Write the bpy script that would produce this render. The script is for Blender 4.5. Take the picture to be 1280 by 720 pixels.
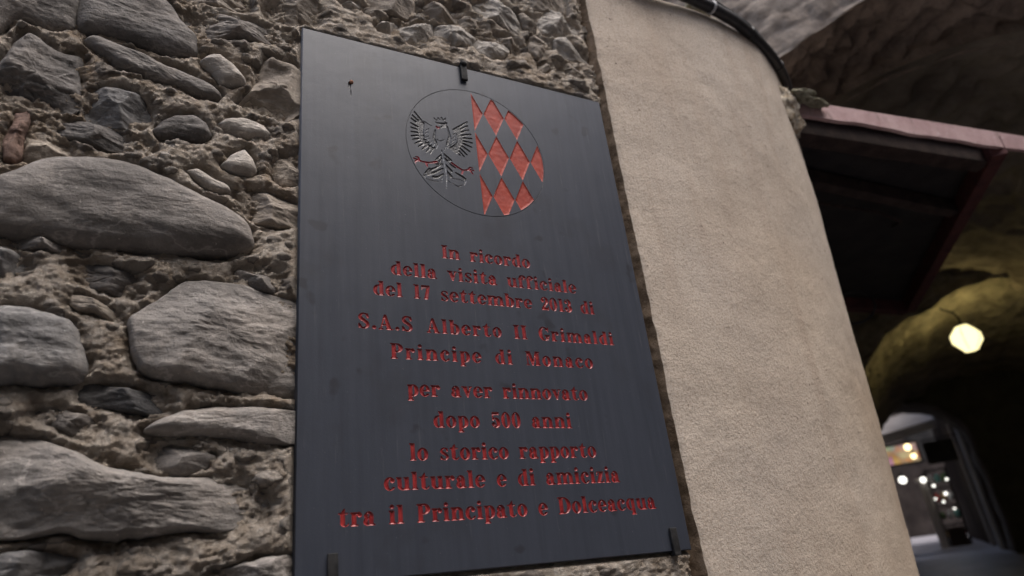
import bpy, bmesh, math, random
import numpy as np
from mathutils import Vector, Matrix
from mathutils.geometry import delaunay_2d_cdt

R_ = math.radians
scene = bpy.context.scene
for o in list(bpy.data.objects):
    bpy.data.objects.remove(o)
COL = scene.collection

# ------------------------------------------------------------------ camera
D, CAM = 1.061, 1.25            # distance of the plaque's face, height of the lens
XA = Vector((0.89138077, 0.09266551, 0.44368167))    # world x, y, z seen in (right, down, forward)
YA = Vector((-0.43904846, 0.41968462, 0.79441882))
ZA = Vector((-0.11259115, -0.90292742, 0.41478345))
right = Vector((XA[0], YA[0], ZA[0])); up = -Vector((XA[1], YA[1], ZA[1])); back = -Vector((XA[2], YA[2], ZA[2]))
m4 = Matrix.Identity(4)
for i in range(3):
    m4[i][0], m4[i][1], m4[i][2] = right[i], up[i], back[i]
m4[2][3] = CAM
cd = bpy.data.cameras.new('camera'); cam = bpy.data.objects.new('camera', cd); COL.objects.link(cam)
cam.matrix_world = m4
cd.sensor_width = 36; cd.lens = 24.58
cd.clip_start = .05; cd.clip_end = 2000
cd.dof.use_dof = True; cd.dof.focus_distance = 1.25; cd.dof.aperture_fstop = 2.8
scene.camera = cam

# ------------------------------------------------------------------ sky, sun, exposure
SUN_EL, SUN_AZ = 67, 160        # degrees; azimuth measured from +Y clockwise
w = bpy.data.worlds.new('World'); scene.world = w; w.use_nodes = True
nt = w.node_tree; bg = nt.nodes['Background']
sky = nt.nodes.new('ShaderNodeTexSky'); sky.sky_type = 'NISHITA'; sky.sun_disc = False
sky.sun_elevation = R_(SUN_EL); sky.sun_rotation = R_(SUN_AZ)
sky.air_density = 1.0; sky.dust_density = 3.5; sky.ozone_density = 1.0
nt.links.new(sky.outputs[0], bg.inputs[0]); bg.inputs[1].default_value = .12
sl = bpy.data.lights.new('sun', 'SUN'); sl.energy = 1.4; sl.angle = R_(36); sl.color = (1, .955, .92)
so = bpy.data.objects.new('sun', sl); COL.objects.link(so)
sd = Vector((math.sin(R_(SUN_AZ))*math.cos(R_(SUN_EL)), math.cos(R_(SUN_AZ))*math.cos(R_(SUN_EL)), math.sin(R_(SUN_EL))))
so.rotation_euler = sd.to_track_quat('Z', 'Y').to_euler(); so.location = (0, -1, 8)
scene.view_settings.view_transform = 'Standard'; scene.view_settings.look = 'None'
scene.view_settings.gamma = 1; scene.view_settings.exposure = 1.2
scene.render.engine = 'CYCLES'
scene.cycles.use_denoising = True
scene.cycles.max_bounces = 8; scene.cycles.diffuse_bounces = 4
scene.cycles.sample_clamp_indirect = 6

# ------------------------------------------------------------------ traced outlines (millimetres on the wall)
STONES=[
 ([-297,2255,-182,2299,-175,2253,-176,2213,-197,2203,-222,2204,-244,2208,-257,2202,-271,2176,-282,2163],'slate',38,0.6,0.8,0,0.25,-8),
 ([-178,2300,-63,2345,-46,2320,-30,2304,-15,2280,6,2257,10,2219,-4,2205,-25,2200,-57,2205,-89,2209,-132,2215,-154,2207,-168,2214],'dark',46,0.55,0.7,0,0.1,-8),
 ([-259,2119,-251,2146,-240,2177,-224,2179,-205,2166,-187,2153,-157,2162,-153,2146,-157,2116,-150,2085,-151,2047,-187,2035,-209,2037,-233,2029,-258,2017,-269,2083],'dark',34,0.5,1.2,0,0.3,-8),
 ([-151,2185,-144,2202,-131,2206,-106,2196,-62,2185,-23,2172,10,2163,39,2153,56,2136,51,2121,25,2121,-7,2130,-39,2133,-64,2138,-82,2142,-101,2148,-116,2159,-136,2172],'slate',34,0.75,0.8,0,0,-25),
 ([-141,2082,-137,2093,-124,2095,-77,2096,-59,2088,-48,2070,-47,2051,-59,2031,-71,2030,-88,2032,-111,2035,-133,2033,-139,2055],'blue',40,0.5,1.1,0,0.15,-12),
 ([-230,1942,-232,1978,-231,2008,-230,2027,-212,2030,-208,2011,-211,1980,-210,1954,-216,1938],'brick',30,0.5,1.3,0,0,-8),
 ([-205,1984,-193,2002,-180,1996,-154,1982,-143,1974,-146,1959,-175,1946,-202,1945],'warm',18,0.6,1.2,0,0,-8),
 ([-201,2019,-186,2027,-149,2029,-133,2028,-104,2024,-75,2015,-45,2005,-36,1998,-49,1989,-83,1984,-105,1983,-133,1989,-161,1998,-183,2005],'dark',32,0.8,1.1,0,0.1,-18),
 ([-19,2302,-2,2320,33,2322,82,2317,126,2320,171,2319,201,2312,202,2284,164,2288,127,2282,84,2280,50,2264,27,2261,9,2261,-4,2283],'slate',46,0.8,1.3,0,0,-15),
 ([-25,2360,93,2405,99,2353,67,2345,24,2342,-15,2321],'warm',30,0.6,1.2,0,0,-15),
 ([124,2366,154,2396,200,2447,232,2444,229,2365,193,2348,155,2339,128,2342],'warm',34,0.6,1.2,0,0.2,-15),
 ([23,2193,35,2210,54,2215,77,2199,95,2180,95,2167,73,2157,56,2158,43,2176],'pale',46,0.95,0.5,0,0,-35),
 ([88,2127,114,2167,121,2211,135,2246,157,2241,190,2239,199,2210,200,2134,168,2107,132,2117,105,2120],'warm',40,0.6,1.2,0,0.35,-8),
 ([-38,2035,-26,2056,-6,2069,16,2073,37,2063,43,2042,32,2026,19,2025,-5,2024,-29,2022],'dark',40,0.9,0.8,0,0,-8),
 ([60,2068,73,2082,106,2090,131,2084,144,2069,134,2056,108,2054,88,2056,70,2060],'pale',34,0.9,0.7,0,0,-8),
 ([69,1985,83,2009,102,2022,115,2007,120,1985,111,1975,85,1975],'pale',40,0.9,0.5,0,0,-8),
 ([19,1962,36,1967,58,1957,75,1949,78,1938,68,1933,52,1933,35,1946],'pale',28,0.9,0.8,0,0,-20),
 ([95,1936,106,1945,131,1945,158,1936,189,1932,197,1920,198,1893,159,1884,134,1886,108,1901,94,1919],'warm',38,0.6,1.2,0,0,-12),
 ([156,2008,169,2028,196,2045,197,1978,171,1965,157,1979],'warm',24,0.7,1.2,0,0,-8),
 ([-239,1894,-228,1899,-206,1913,-191,1929,-177,1942,-146,1951,-108,1957,-75,1958,-46,1950,-14,1940,17,1924,50,1911,81,1899,103,1883,114,1866,121,1844,116,1826,81,1815,40,1809,-2,1803,-21,1805,-41,1807,-76,1803,-105,1806,-148,1808,-180,1811,-214,1810,-225,1811],'slate',70,0.62,0.4,0,0.06,-5),
 ([-201,1809,-185,1814,-160,1807,-124,1802,-104,1796,-107,1790,-131,1789,-158,1793,-191,1795,-202,1798],'slate',40,0.8,1.1,0,0,-14),
 ([-221,1785,-210,1787,-196,1785,-183,1778,-175,1763,-187,1754,-204,1745,-214,1743],'blue',40,0.7,1,0,0,-8),
 ([-126,1774,-96,1782,-55,1768,-30,1763,-12,1748,-39,1730,-83,1738,-118,1753],'dark',22,0.6,1.2,0,-0.1,-14),
 ([91,1776,104,1791,130,1798,162,1793,171,1778,163,1761,136,1756,96,1761],'slate',40,0.7,1,0,0,-8),
 ([-39,1687,-31,1700,-10,1715,6,1740,29,1759,60,1760,109,1756,163,1747,200,1742,202,1586,161,1589,115,1591,82,1595,49,1600,17,1606,-14,1613,-29,1632],'grey',66,0.42,0.95,0,-0.04,-8),
 ([-206,1693,-182,1695,-155,1695,-135,1688,-115,1681,-102,1666,-93,1641,-89,1617,-94,1601,-109,1595,-136,1593,-163,1594,-190,1591],'blue',66,0.7,0.8,0,0.05,-5),
 ([-117,1714,-109,1724,-91,1720,-70,1710,-56,1702,-47,1687,-57,1689,-73,1695,-98,1701],'warm',32,0.7,1.2,0,0,-25),
 ([-88,1575,-85,1594,-67,1597,-47,1589,-17,1585,14,1583,22,1572,16,1561,-4,1553,-24,1557,-53,1563,-70,1564],'black',38,0.5,0.9,0,0.05,-10),
 ([-137,1549,-131,1558,-115,1560,-99,1554,-80,1552,-64,1544,-64,1530,-74,1521,-91,1528,-106,1537,-124,1541],'dark',26,0.6,1.2,0,-0.1,-15),
 ([-3,1529,5,1536,19,1546,46,1558,85,1564,124,1564,162,1562,202,1557,203,1511,151,1510,115,1516,69,1521,26,1523,4,1525],'grey',46,0.6,0.8,0,0,-3),
 ([5,1510,33,1507,62,1502,86,1493,82,1479,55,1471,36,1470,19,1479,8,1490],'slate',38,0.75,0.9,0,0,-8),
 ([-179,1522,-143,1522,-116,1515,-102,1507,-83,1502,-68,1492,-39,1478,-15,1472,19,1465,49,1463,74,1463,105,1463,141,1452,161,1431,156,1409,135,1400,114,1394,94,1390,64,1395,30,1393,-21,1390,-57,1394,-79,1402,-100,1399,-125,1397,-159,1399],'grey',74,0.5,1,0,0.04,-6),
 ([-155,1376,-124,1379,-97,1375,-69,1369,-74,1360,-93,1348,-124,1338,-149,1340],'blue',40,0.6,1.1,0,0,-8),
 ([59,1321,89,1338,122,1344,152,1351,179,1351,205,1348,206,1299,60,1313],'grey',40,0.6,1.1,0,0,-8),
 ([277,2437,289,2450,310,2451,313,2438,301,2428,283,2429],'pale',26,0.8,0.9,0,0,-15),
 ([313,2446,340,2452,367,2446,376,2437,354,2430,327,2433],'warm',24,0.8,1,0,0,-20),
 ([329,2493,431,2532,443,2484,438,2462,417,2449,370,2451,340,2456],'warm',46,0.6,0.9,0,0.1,-15),
 ([445,2489,482,2511,554,2522,548,2473,499,2464,453,2469],'warm',38,0.6,1.2,0,0,-12),
 ([353,2402,369,2423,397,2429,400,2418,386,2395,365,2388],'pale',36,0.8,1,0,0,-8),
 ([406,2414,432,2432,477,2444,484,2412,444,2378,413,2380],'pale',30,0.6,1.4,0,0,-8),
 ([485,2445,559,2466,553,2406,510,2399,490,2416],'pale',30,0.6,1.4,0,0,-8),
 ([591,2554,649,2603,671,2570,703,2559,714,2522,705,2499,677,2497,646,2516,618,2519,596,2529],'pale',46,0.6,1.4,0,0.1,-35),
 ([550,2487,571,2515,591,2509,596,2486,610,2471,578,2472,551,2471],'warm',30,0.7,1.2,0,0,-8),
 ([712,2563,749,2584,760,2561,757,2521,735,2508,720,2524],'warm',36,0.6,1.3,-0.1,0,-8),
 ([768,2568,799,2602,848,2605,888,2583,881,2558,843,2549,819,2524,779,2519,768,2541],'pale',44,0.6,1.5,0,0,-30),
 ([687,2636,865,2705,859,2621,817,2610,750,2590,704,2592],'warm',40,0.6,1,0,0.1,-20),
 ([730,2490,770,2517,783,2501,793,2482,775,2447,743,2432,728,2456],'warm',32,0.6,1.4,0,0,-8),
 ([802,2510,839,2526,856,2504,900,2480,865,2465,818,2456,803,2485],'pale',38,0.7,1.4,0,0,-30),
 ([636,2476,671,2474,697,2467,704,2445,683,2431,666,2449,641,2458],'warm',38,0.7,1.2,0,0,-35),
 ([580,2425,604,2456,640,2460,664,2439,650,2408,615,2397,589,2404],'pale',34,0.6,1.3,0,0,-20),
 ([792,2415,847,2453,871,2452,883,2418,845,2394,799,2394],'warm',32,0.6,1.4,0,0,-20),
 ([746,2414,781,2436,793,2424,766,2397,749,2396],'warm',28,0.7,1.2,0,0,-8),
 ([520,2457,570,2467,591,2454,575,2421,534,2404,517,2421],'pale',30,0.6,1.3,0,0,-20),
]
OVAL=(358.5,803.4,155.4,156.3)
EAGLE_AFF=None
EAGLE_DARK=[[220.2,874.9,239.9,845.2],[216.5,862.9,238.6,839.5],[214.4,853.4,237.7,834.6],[213.7,840.6,236.8,829.3],[213.7,829.8,236.4,824.2],[213.4,819.1,236.7,819.3],[213.4,808.5,237.9,814.2],[216.0,800.3,239.7,808.6],[220.0,791.4,242.5,804.7],[227.1,785.4,246.2,800.9],[234.3,780.0,250.6,797.7],[243.1,775.7,254.9,793.3],[250.5,773.1,259.3,790.8],[339.2,873.3,307.4,845.1],[339.2,863.1,310.2,840.2],[340.6,853.0,313.1,836.5],[344.5,842.8,315.2,831.1],[345.8,832.0,316.1,826.2],[345.7,820.9,315.6,821.0],[343.6,809.5,314.6,816.4],[338.6,797.5,312.6,811.6],[331.2,787.7,309.0,807.2],[324.3,781.9,304.6,803.3],[314.9,783.4,300.5,799.9],[307.3,787.1,296.5,797.3],[276.9,778.8,266.7,766.1,259.7,753.6],[280.1,779.5,287.3,772.2,293.0,766.1],[280.8,769.1,293.7,756.1,300.2,751.5],[280.3,755.1,292.4,740.3],[280.8,741.4,291.3,726.3],[274.5,767.8,265.5,749.3],[275.0,754.0,258.8,740.4,243.1,730.4],[274.8,742.9,258.0,730.0,241.1,723.2],[274.7,729.9,263.4,720.2,254.2,718.4],[246.6,737.9,239.3,726.9,235.0,716.7],[301.6,738.6,315.9,731.1,321.6,725.3],[265.5,835.1,261.0,814.2,266.0,797.6],[293.4,849.1,296.3,826.0,289.8,804.7],[275.5,842.2,282.2,847.5,288.8,851.6]]
EAGLE_LIGHT=[[243.4,828.0,251.6,835.4],[241.3,818.6,249.4,825.9],[241.6,809.8,250.4,817.1],[244.8,802.7,252.1,811.5],[251.2,797.1,257.3,806.3],[240.6,851.9,258.4,843.5],[258.0,793.3,263.2,802.3],[264.8,789.5,268.5,799.2],[303.1,831.2,310.7,838.5],[300.3,820.8,309.3,829.0],[298.3,811.3,308.6,821.2],[296.0,803.2,304.6,811.6],[289.1,794.9,294.6,805.1],[282.7,790.0,286.6,799.3],[276.0,787.4,277.7,768.5,280.4,744.7,281.9,724.5,279.1,696.9],[238.0,720.9,236.6,714.0,244.7,710.5,262.6,709.9],[270.3,711.4,272.5,720.6],[283.7,716.3,288.9,712.2],[293.1,711.0,304.9,705.8,319.0,713.8,323.3,723.6],[293.5,723.3,309.6,723.7,318.7,720.6],[267.6,812.2,274.6,809.5,285.4,816.3]]
EAGLE_RED=[[263.6,756.8,247.5,751.0,233.9,750.6,219.3,754.4,214.9,755.2],[223.1,752.8,216.8,746.7,217.7,741.5],[226.5,751.5,224.6,759.3,219.9,759.6],[240.7,748.3,242.3,741.1],[295.6,760.3,306.0,753.4,318.0,747.1,335.9,752.5,342.5,751.7],[334.8,750.8,339.7,742.7],[331.0,751.5,334.8,757.5,340.5,757.3],[317.9,746.4,315.6,738.0],[268.7,844.2,271.6,841.3,275.0,845.0]]
EAGLE_CROWN=[(264.6,865.9),(270.5,860.0),(273.6,868.2),(278.7,863.9),(281.5,872.0),(285.0,864.4),(291.0,871.8),(287.9,860.6),(293.3,859.7),(291.0,854.7),(273.0,851.8),(267.6,855.6)]

# ------------------------------------------------------------------ numpy noise
_rng = np.random.RandomState(7)
_P = _rng.permutation(256); _P = np.concatenate([_P, _P, _P])
_G = _rng.normal(size=(256, 3)); _G /= np.linalg.norm(_G, axis=1)[:, None]
def perlin(x, y, z=0.0):
    x, y, z = np.broadcast_arrays(np.asarray(x, float), np.asarray(y, float), np.asarray(z, float))
    xi, yi, zi = np.floor(x).astype(int), np.floor(y).astype(int), np.floor(z).astype(int)
    xf, yf, zf = x-xi, y-yi, z-zi
    u, v, ww = [t*t*t*(t*(t*6-15)+10) for t in (xf, yf, zf)]
    r = 0
    for dx in (0, 1):
        for dy in (0, 1):
            for dz in (0, 1):
                h = _P[_P[_P[(xi+dx) & 255]+((yi+dy) & 255)]+((zi+dz) & 255)]
                g = _G[h]
                n = g[..., 0]*(xf-dx)+g[..., 1]*(yf-dy)+g[..., 2]*(zf-dz)
                r = r + n*(u if dx else 1-u)*(v if dy else 1-v)*(ww if dz else 1-ww)
    return r
def fbm(x, y, z=0.0, o=4, gain=.5):
    a, f, r = 1., 1., 0
    for i in range(o):
        r = r + a*perlin(x*f+i*17.3, y*f-i*9.1, z); a *= gain; f *= 2.03
    return r
def ridged(x, y, z=0.0, o=3):
    a, f, r = 1., 1., 0
    for i in range(o):
        r = r + a*(1-2.2*np.abs(perlin(x*f+i*31.7, y*f+i*5.3, z))); a *= .5; f *= 2.1
    return r
def worley(x, y, seed=0):
    xi, yi = np.floor(x).astype(int), np.floor(y).astype(int)
    best = np.full(np.shape(x), 9.); sec = best.copy(); cell = np.zeros(np.shape(x))
    for dx in (-1, 0, 1):
        for dy in (-1, 0, 1):
            h = _P[_P[(xi+dx+seed) & 255]+((yi+dy) & 255)]
            px = xi+dx+_P[h]/256.; py = yi+dy+_P[h+57]/256.
            d = np.hypot(x-px, y-py)
            n = d < best
            sec = np.where(n, best, np.minimum(sec, d)); cell = np.where(n, h/256., cell); best = np.where(n, d, best)
    return best, sec, cell

# ------------------------------------------------------------------ materials
def lin(c): return (*c, 1)
class N:
    """a material being wired up; coordinates are positions in the place, in metres"""
    def __init__(s, name, rough=.8, spec=.3):
        s.m = bpy.data.materials.new(name); s.m.use_nodes = True; s.t = s.m.node_tree
        s.b = s.t.nodes['Principled BSDF']; s.b.inputs['Roughness'].default_value = rough
        s.b.inputs['Specular IOR Level'].default_value = spec
        g = s.t.nodes.new('ShaderNodeNewGeometry'); s.pos = g.outputs['Position']; s.h = None
    def n(s, typ, **kw):
        x = s.t.nodes.new(typ)
        for k, v in kw.items(): setattr(x, k, v)
        return x
    def link(s, a, b): s.t.links.new(a, b)
    def mapped(s, scale=(1, 1, 1), rot=(0, 0, 0), loc=(0, 0, 0)):
        x = s.n('ShaderNodeMapping'); s.link(s.pos, x.inputs[0])
        x.inputs['Scale'].default_value = scale; x.inputs['Rotation'].default_value = rot; x.inputs['Location'].default_value = loc
        return x.outputs[0]
    def noise(s, scale, detail=4, rough=.6, vec=None, dist=0):
        x = s.n('ShaderNodeTexNoise'); s.link(vec or s.pos, x.inputs['Vector'])
        x.inputs['Scale'].default_value = scale; x.inputs['Detail'].default_value = detail
        x.inputs['Roughness'].default_value = rough; x.inputs['Distortion'].default_value = dist
        return x.outputs[0]
    def voro(s, scale, vec=None, feature='F1', rand=1.):
        x = s.n('ShaderNodeTexVoronoi', feature=feature); s.link(vec or s.pos, x.inputs['Vector'])
        x.inputs['Scale'].default_value = scale; x.inputs['Randomness'].default_value = rand
        return x
    def ramp(s, f, *stops):
        x = s.n('ShaderNodeValToRGB'); s.link(f, x.inputs[0]); e = x.color_ramp.elements
        while len(e) < len(stops): e.new(.5)
        for el, (p, c) in zip(e, stops):
            el.position = p; el.color = lin(c) if isinstance(c, tuple) else (c, c, c, 1)
        return x.outputs[0]
    def mix(s, f, a, b, mode='MIX'):
        x = s.n('ShaderNodeMix', data_type='RGBA', blend_type=mode)
        for i, v in ((0, f), (6, a), (7, b)):
            if isinstance(v, (int, float)): x.inputs[i].default_value = v
            elif isinstance(v, tuple): x.inputs[i].default_value = lin(v)
            else: s.link(v, x.inputs[i])
        return x.outputs[2]
    def color(s, c):
        if isinstance(c, tuple): s.b.inputs['Base Color'].default_value = lin(c)
        else: s.link(c, s.b.inputs['Base Color'])
        return s
    def rough(s, r): s.link(r, s.b.inputs['Roughness']); return s
    def bump(s, h, dist, strength=1.):
        x = s.n('ShaderNodeBump'); x.inputs['Strength'].default_value = strength; x.inputs['Distance'].default_value = dist
        s.link(h, x.inputs['Height'])
        if s.h is not None: s.link(s.h, x.inputs['Normal'])
        s.h = x.outputs[0]; s.link(s.h, s.b.inputs['Normal']); return s

M = {}
def stone_mat(key, c1, c2, dust, bed=-8, dust_amt=.5):
    m = N('stone_'+key, .78, .35)
    st = m.mapped((6, 6, 30), (0, R_(bed), 0))
    f1 = m.noise(9, 6, .65); f2 = m.noise(1, 5, .6, vec=st); f3 = m.noise(70, 5, .7)
    c = m.mix(m.ramp(f1, (.32, 0.), (.68, 1.)), c1, c2)
    c = m.mix(m.ramp(f2, (.42, 0.), (.62, .55)), c, tuple(v*.62 for v in c1))
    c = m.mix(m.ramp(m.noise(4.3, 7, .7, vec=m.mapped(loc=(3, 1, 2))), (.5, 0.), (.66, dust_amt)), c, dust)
    c = m.mix(m.ramp(f3, (.3, .5), (.7, 0.)), c, tuple(v*.5 for v in c1))
    c = m.mix(m.ramp(m.noise(160, 2, .5), (.70, 0.), (.76, .6)), c, tuple(min(1, v*1.8) for v in c2))
    vn = m.ramp(m.noise(5.5, 5, .6, vec=m.mapped((1, 1, 2.2), (0, R_(25), 0), (2, 5, 1))), (.478, 0.), (.494, .45), (.51, 0.))
    c = m.mix(vn, c, tuple(min(1, v*1.5) for v in c2))
    m.color(c)
    m.bump(m.noise(35, 8, .72), .005); m.bump(m.noise(1.0, 6, .7, vec=m.mapped((18, 18, 95), (0, R_(bed), 0))), .004, .8)
    m.bump(m.noise(260, 4, .7), .0014)
    M[key] = m.m
DUST = (.44, .385, .335)
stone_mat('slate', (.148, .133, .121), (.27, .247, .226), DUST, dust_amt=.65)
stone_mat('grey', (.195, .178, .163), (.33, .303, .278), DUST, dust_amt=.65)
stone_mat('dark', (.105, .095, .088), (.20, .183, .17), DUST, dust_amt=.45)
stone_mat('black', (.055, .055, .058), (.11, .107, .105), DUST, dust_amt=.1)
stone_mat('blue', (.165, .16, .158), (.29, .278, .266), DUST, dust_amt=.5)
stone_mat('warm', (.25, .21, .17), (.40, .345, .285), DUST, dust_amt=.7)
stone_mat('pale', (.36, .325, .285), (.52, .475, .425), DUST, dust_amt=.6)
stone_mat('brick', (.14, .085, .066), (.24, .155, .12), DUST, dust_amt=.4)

m = N('mortar', .95, .15)
c = m.mix(m.ramp(m.noise(5, 7, .7), (.32, 0.), (.52, 1.)), (.47, .365, .27), (.80, .71, .61))
c = m.mix(m.ramp(m.noise(45, 5, .7), (.4, .55), (.6, 0.)), c, (.31, .22, .14))
c = m.mix(m.ramp(m.noise(120, 3, .6), (.58, 0.), (.7, .6)), c, (.70, .65, .60))
at = m.n('ShaderNodeAttribute'); at.attribute_name = 'pebble'
c = m.mix(m.ramp(at.outputs['Fac'], (.0, 0.), (.12, .85)), c, m.ramp(at.outputs['Fac'], (.25, (.25, .22, .195)), (.5, (.40, .36, .32)), (.75, (.52, .44, .36)), (1., (.64, .59, .54))))
m.color(c)
m.bump(m.noise(60, 8, .75), .008); m.bump(m.noise(240, 5, .75), .003)
M['mortar'] = m.m

m = N('plaster', .93, .15)
c = m.mix(m.ramp(m.noise(2.2, 6, .6), (.35, 0.), (.68, 1.)), (.40, .318, .24), (.515, .43, .343))
c = m.mix(m.ramp(m.noise(.8, 3, .5, vec=m.mapped(loc=(5, 2, 0))), (.42, 0.), (.6, .5)), c, (.47, .425, .385))
c = m.mix(m.ramp(m.noise(1, 5, .65, vec=m.mapped((11, 11, .9), loc=(2, 3, 0))), (.5, 0.), (.68, .38)), c, (.34, .262, .20))
c = m.mix(m.ramp(m.noise(230, 3, .6), (.38, .45), (.52, 0.)), c, (.24, .19, .145))
c = m.mix(m.ramp(m.noise(38, 6, .75), (.66, 0.), (.74, .55)), c, (.22, .165, .115))
sp = m.n('ShaderNodeMath', operation='MULTIPLY'); m.link(m.ramp(m.noise(75, 2, .5), (.69, 0.), (.72, 1.)), sp.inputs[0])
m.link(m.ramp(m.noise(5, 2, .5), (.52, 0.), (.62, .8)), sp.inputs[1])
c = m.mix(sp.outputs[0], c, (.10, .075, .055))
m.color(c)
m.bump(m.noise(9, 4, .5), .003, .5); m.bump(m.noise(340, 4, .7), .0014, .9); m.bump(m.noise(150, 3, .6), .0022, .8)
M['plaster'] = m.m

m = N('slate_slab', .42, .34)
v = m.mapped((90, 90, 4))
f = m.noise(1, 5, .6, vec=v)
c = m.mix(m.ramp(f, (.25, 0.), (.8, 1.)), (.033, .038, .051), (.048, .054, .071))
c = m.mix(m.ramp(m.noise(9, 5, .6), (.55, 0.), (.72, .55)), c, (.030, .032, .040))
bl = m.ramp(m.noise(22, 2, .4), (.70, 0.), (.76, .75))
c = m.mix(bl, c, (.024, .025, .032))
c = m.mix(m.ramp(m.noise(1, 3, .6, vec=m.mapped((160, 160, 9), loc=(4, 0, 1))), (.64, 0.), (.78, .42)), c, (.11, .115, .125))
c = m.mix(m.ramp(m.noise(420, 1, .5), (.80, 0.), (.82, .6)), c, (.25, .25, .26))
m.color(c)
m.rough(m.ramp(m.noise(1, 5, .7, vec=m.mapped((60, 60, 5), loc=(1, 7, 0))), (.3, .38), (.7, .44)))
m.bump(m.noise(14, 3, .5), .0012, .5); m.bump(m.noise(500, 3, .6), .00025, .6)
M['slab'] = m.m
m = N('slate_cut', .5, .4); m.color((.035, .038, .046)); m.bump(m.noise(300, 3, .6), .0006); M['cut'] = m.m

m = N('red_enamel', .32, .5)
c = m.mix(m.ramp(m.noise(60, 4, .6), (.4, 0.), (.62, 1.)), (.20, .013, .016), (.32, .029, .028))
c = m.mix(m.ramp(m.noise(140, 4, .7), (.62, 0.), (.74, .35)), c, (.12, .03, .03))
m.color(c); m.bump(m.noise(260, 3, .6), .0008)
M['red'] = m.m
m = N('red_lozenge', .55, .25)
c = m.mix(m.ramp(m.noise(45, 5, .6), (.35, 0.), (.65, 1.)), (.25, .029, .017), (.35, .050, .029))
c = m.mix(m.ramp(m.noise(90, 4, .7), (.64, 0.), (.72, .6)), c, (.16, .03, .022))
m.color(c); m.bump(m.noise(75, 3, .5), .0014, .8)
M['lozenge'] = m.m
m = N('black_paint', .3, .5); m.color(m.mix(m.ramp(m.noise(150, 3, .6), (.5, 0.), (.7, .5)), (.012, .012, .014), (.07, .07, .08))); m.bump(m.noise(260, 3, .6), .0008); M['blackpaint'] = m.m
m = N('worn_line', .3, .6); m.color(m.mix(m.ramp(m.noise(120, 3, .6), (.4, 0.), (.6, 1.)), (.10, .105, .115), (.36, .37, .39))); M['worn'] = m.m
m = N('claw_red', .3, .5); m.color(m.mix(m.ramp(m.noise(120, 3, .6), (.4, 0.), (.7, 1.)), (.22, .012, .022), (.38, .025, .04))); M['claw'] = m.m

def plain(key, c1, c2, rough=.6, spec=.4, scale=20, bd=.002, metal=0):
    m = N(key, rough, spec); m.color(m.mix(m.ramp(m.noise(scale, 6, .65), (.35, 0.), (.65, 1.)), c1, c2))
    m.b.inputs['Metallic'].default_value = metal
    if bd: m.bump(m.noise(scale*5, 5, .65), bd)
    M[key] = m.m
plain('iron', (.010, .010, .011), (.026, .025, .025), .75, .25, 90, .0008)
plain('rust', (.10, .035, .018), (.22, .09, .045), .8, .3, 120, .001)
plain('cable', (.010, .010, .012), (.035, .032, .032), .5, .4, 30, .0006)
plain('zinc', (.35, .35, .36), (.55, .55, .56), .4, .5, 60, .0004)
m = N('pink', .75, .3); c = m.mix(m.ramp(m.noise(9, 6, .7), (.35, 0.), (.65, 1.)), (.32, .20, .195), (.45, .315, .305))
c = m.mix(m.ramp(m.noise(26, 6, .75, vec=m.mapped((1, 1, .35))), (.56, 0.), (.66, .6)), c, (.17, .125, .12)); c = m.mix(m.ramp(m.noise(60, 3, .6), (.66, 0.), (.72, .7)), c, (.62, .55, .53))
m.color(c); m.bump(m.noise(60, 6, .7), .003); M['pink'] = m.m
plain('darkwood', (.022, .014, .012), (.05, .032, .027), .8, .3, 18, .004)
plain('redwood', (.05, .018, .018), (.095, .032, .03), .75, .3, 18, .004)
plain('sheet', (.014, .012, .012), (.028, .024, .023), .7, .3, 9, .002)
plain('vaultstone', (.13, .10, .083), (.36, .285, .232), .92, .2, 3.2, .03)
plain('archstone', (.13, .10, .078), (.35, .285, .228), .92, .2, 6, .012)
plain('soot', (.12, .10, .08), (.27, .23, .18), .92, .2, 2.4, .02)
plain('ochre', (.17, .15, .11), (.34, .30, .22), .92, .2, 5, .03)
plain('paving', (.22, .215, .24), (.36, .35, .385), .4, .5, 3, .01)
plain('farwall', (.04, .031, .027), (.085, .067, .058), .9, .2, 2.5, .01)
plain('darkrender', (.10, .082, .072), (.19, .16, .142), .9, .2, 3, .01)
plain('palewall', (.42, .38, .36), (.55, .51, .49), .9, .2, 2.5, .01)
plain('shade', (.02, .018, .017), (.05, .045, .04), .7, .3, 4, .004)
plain('ground', (.14, .13, .125), (.24, .225, .21), .85, .3, 3, .01)
plain('facade', (.34, .29, .23), (.44, .39, .32), .92, .2, 2, .006)
m = N('moss', .95, .1); m.color(m.mix(m.ramp(m.noise(40, 6, .7), (.35, 0.), (.62, 1.)), (.15, .135, .085), (.34, .32, .25))); m.bump(m.noise(90, 6, .75), .01); M['moss'] = m.m
m = N('crust', .95, .15); m.color(m.mix(m.ramp(m.noise(50, 6, .7), (.38, 0.), (.6, 1.)), (.30, .22, .14), (.62, .56, .46))); m.bump(m.noise(90, 7, .75), .008); M['crust'] = m.m
m = N('soil', .95, .1); m.color(m.mix(m.ramp(m.noise(30, 6, .7), (.38, 0.), (.64, 1.)), (.11, .078, .052), (.27, .205, .15))); m.bump(m.noise(70, 7, .75), .008); M['soil'] = m.m
def glow(key, c, s):
    m = N(key); m.color((.8, .8, .8)); m.b.inputs['Emission Color'].default_value = lin(c); m.b.inputs['Emission Strength'].default_value = s; M[key] = m.m
glow('lampglass', (1, .87, .44), .8)
glow('bulb_warm', (1, .74, .36), 1.6)
glow('bulb_cool', (1, .97, .88), 1.2)

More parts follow.
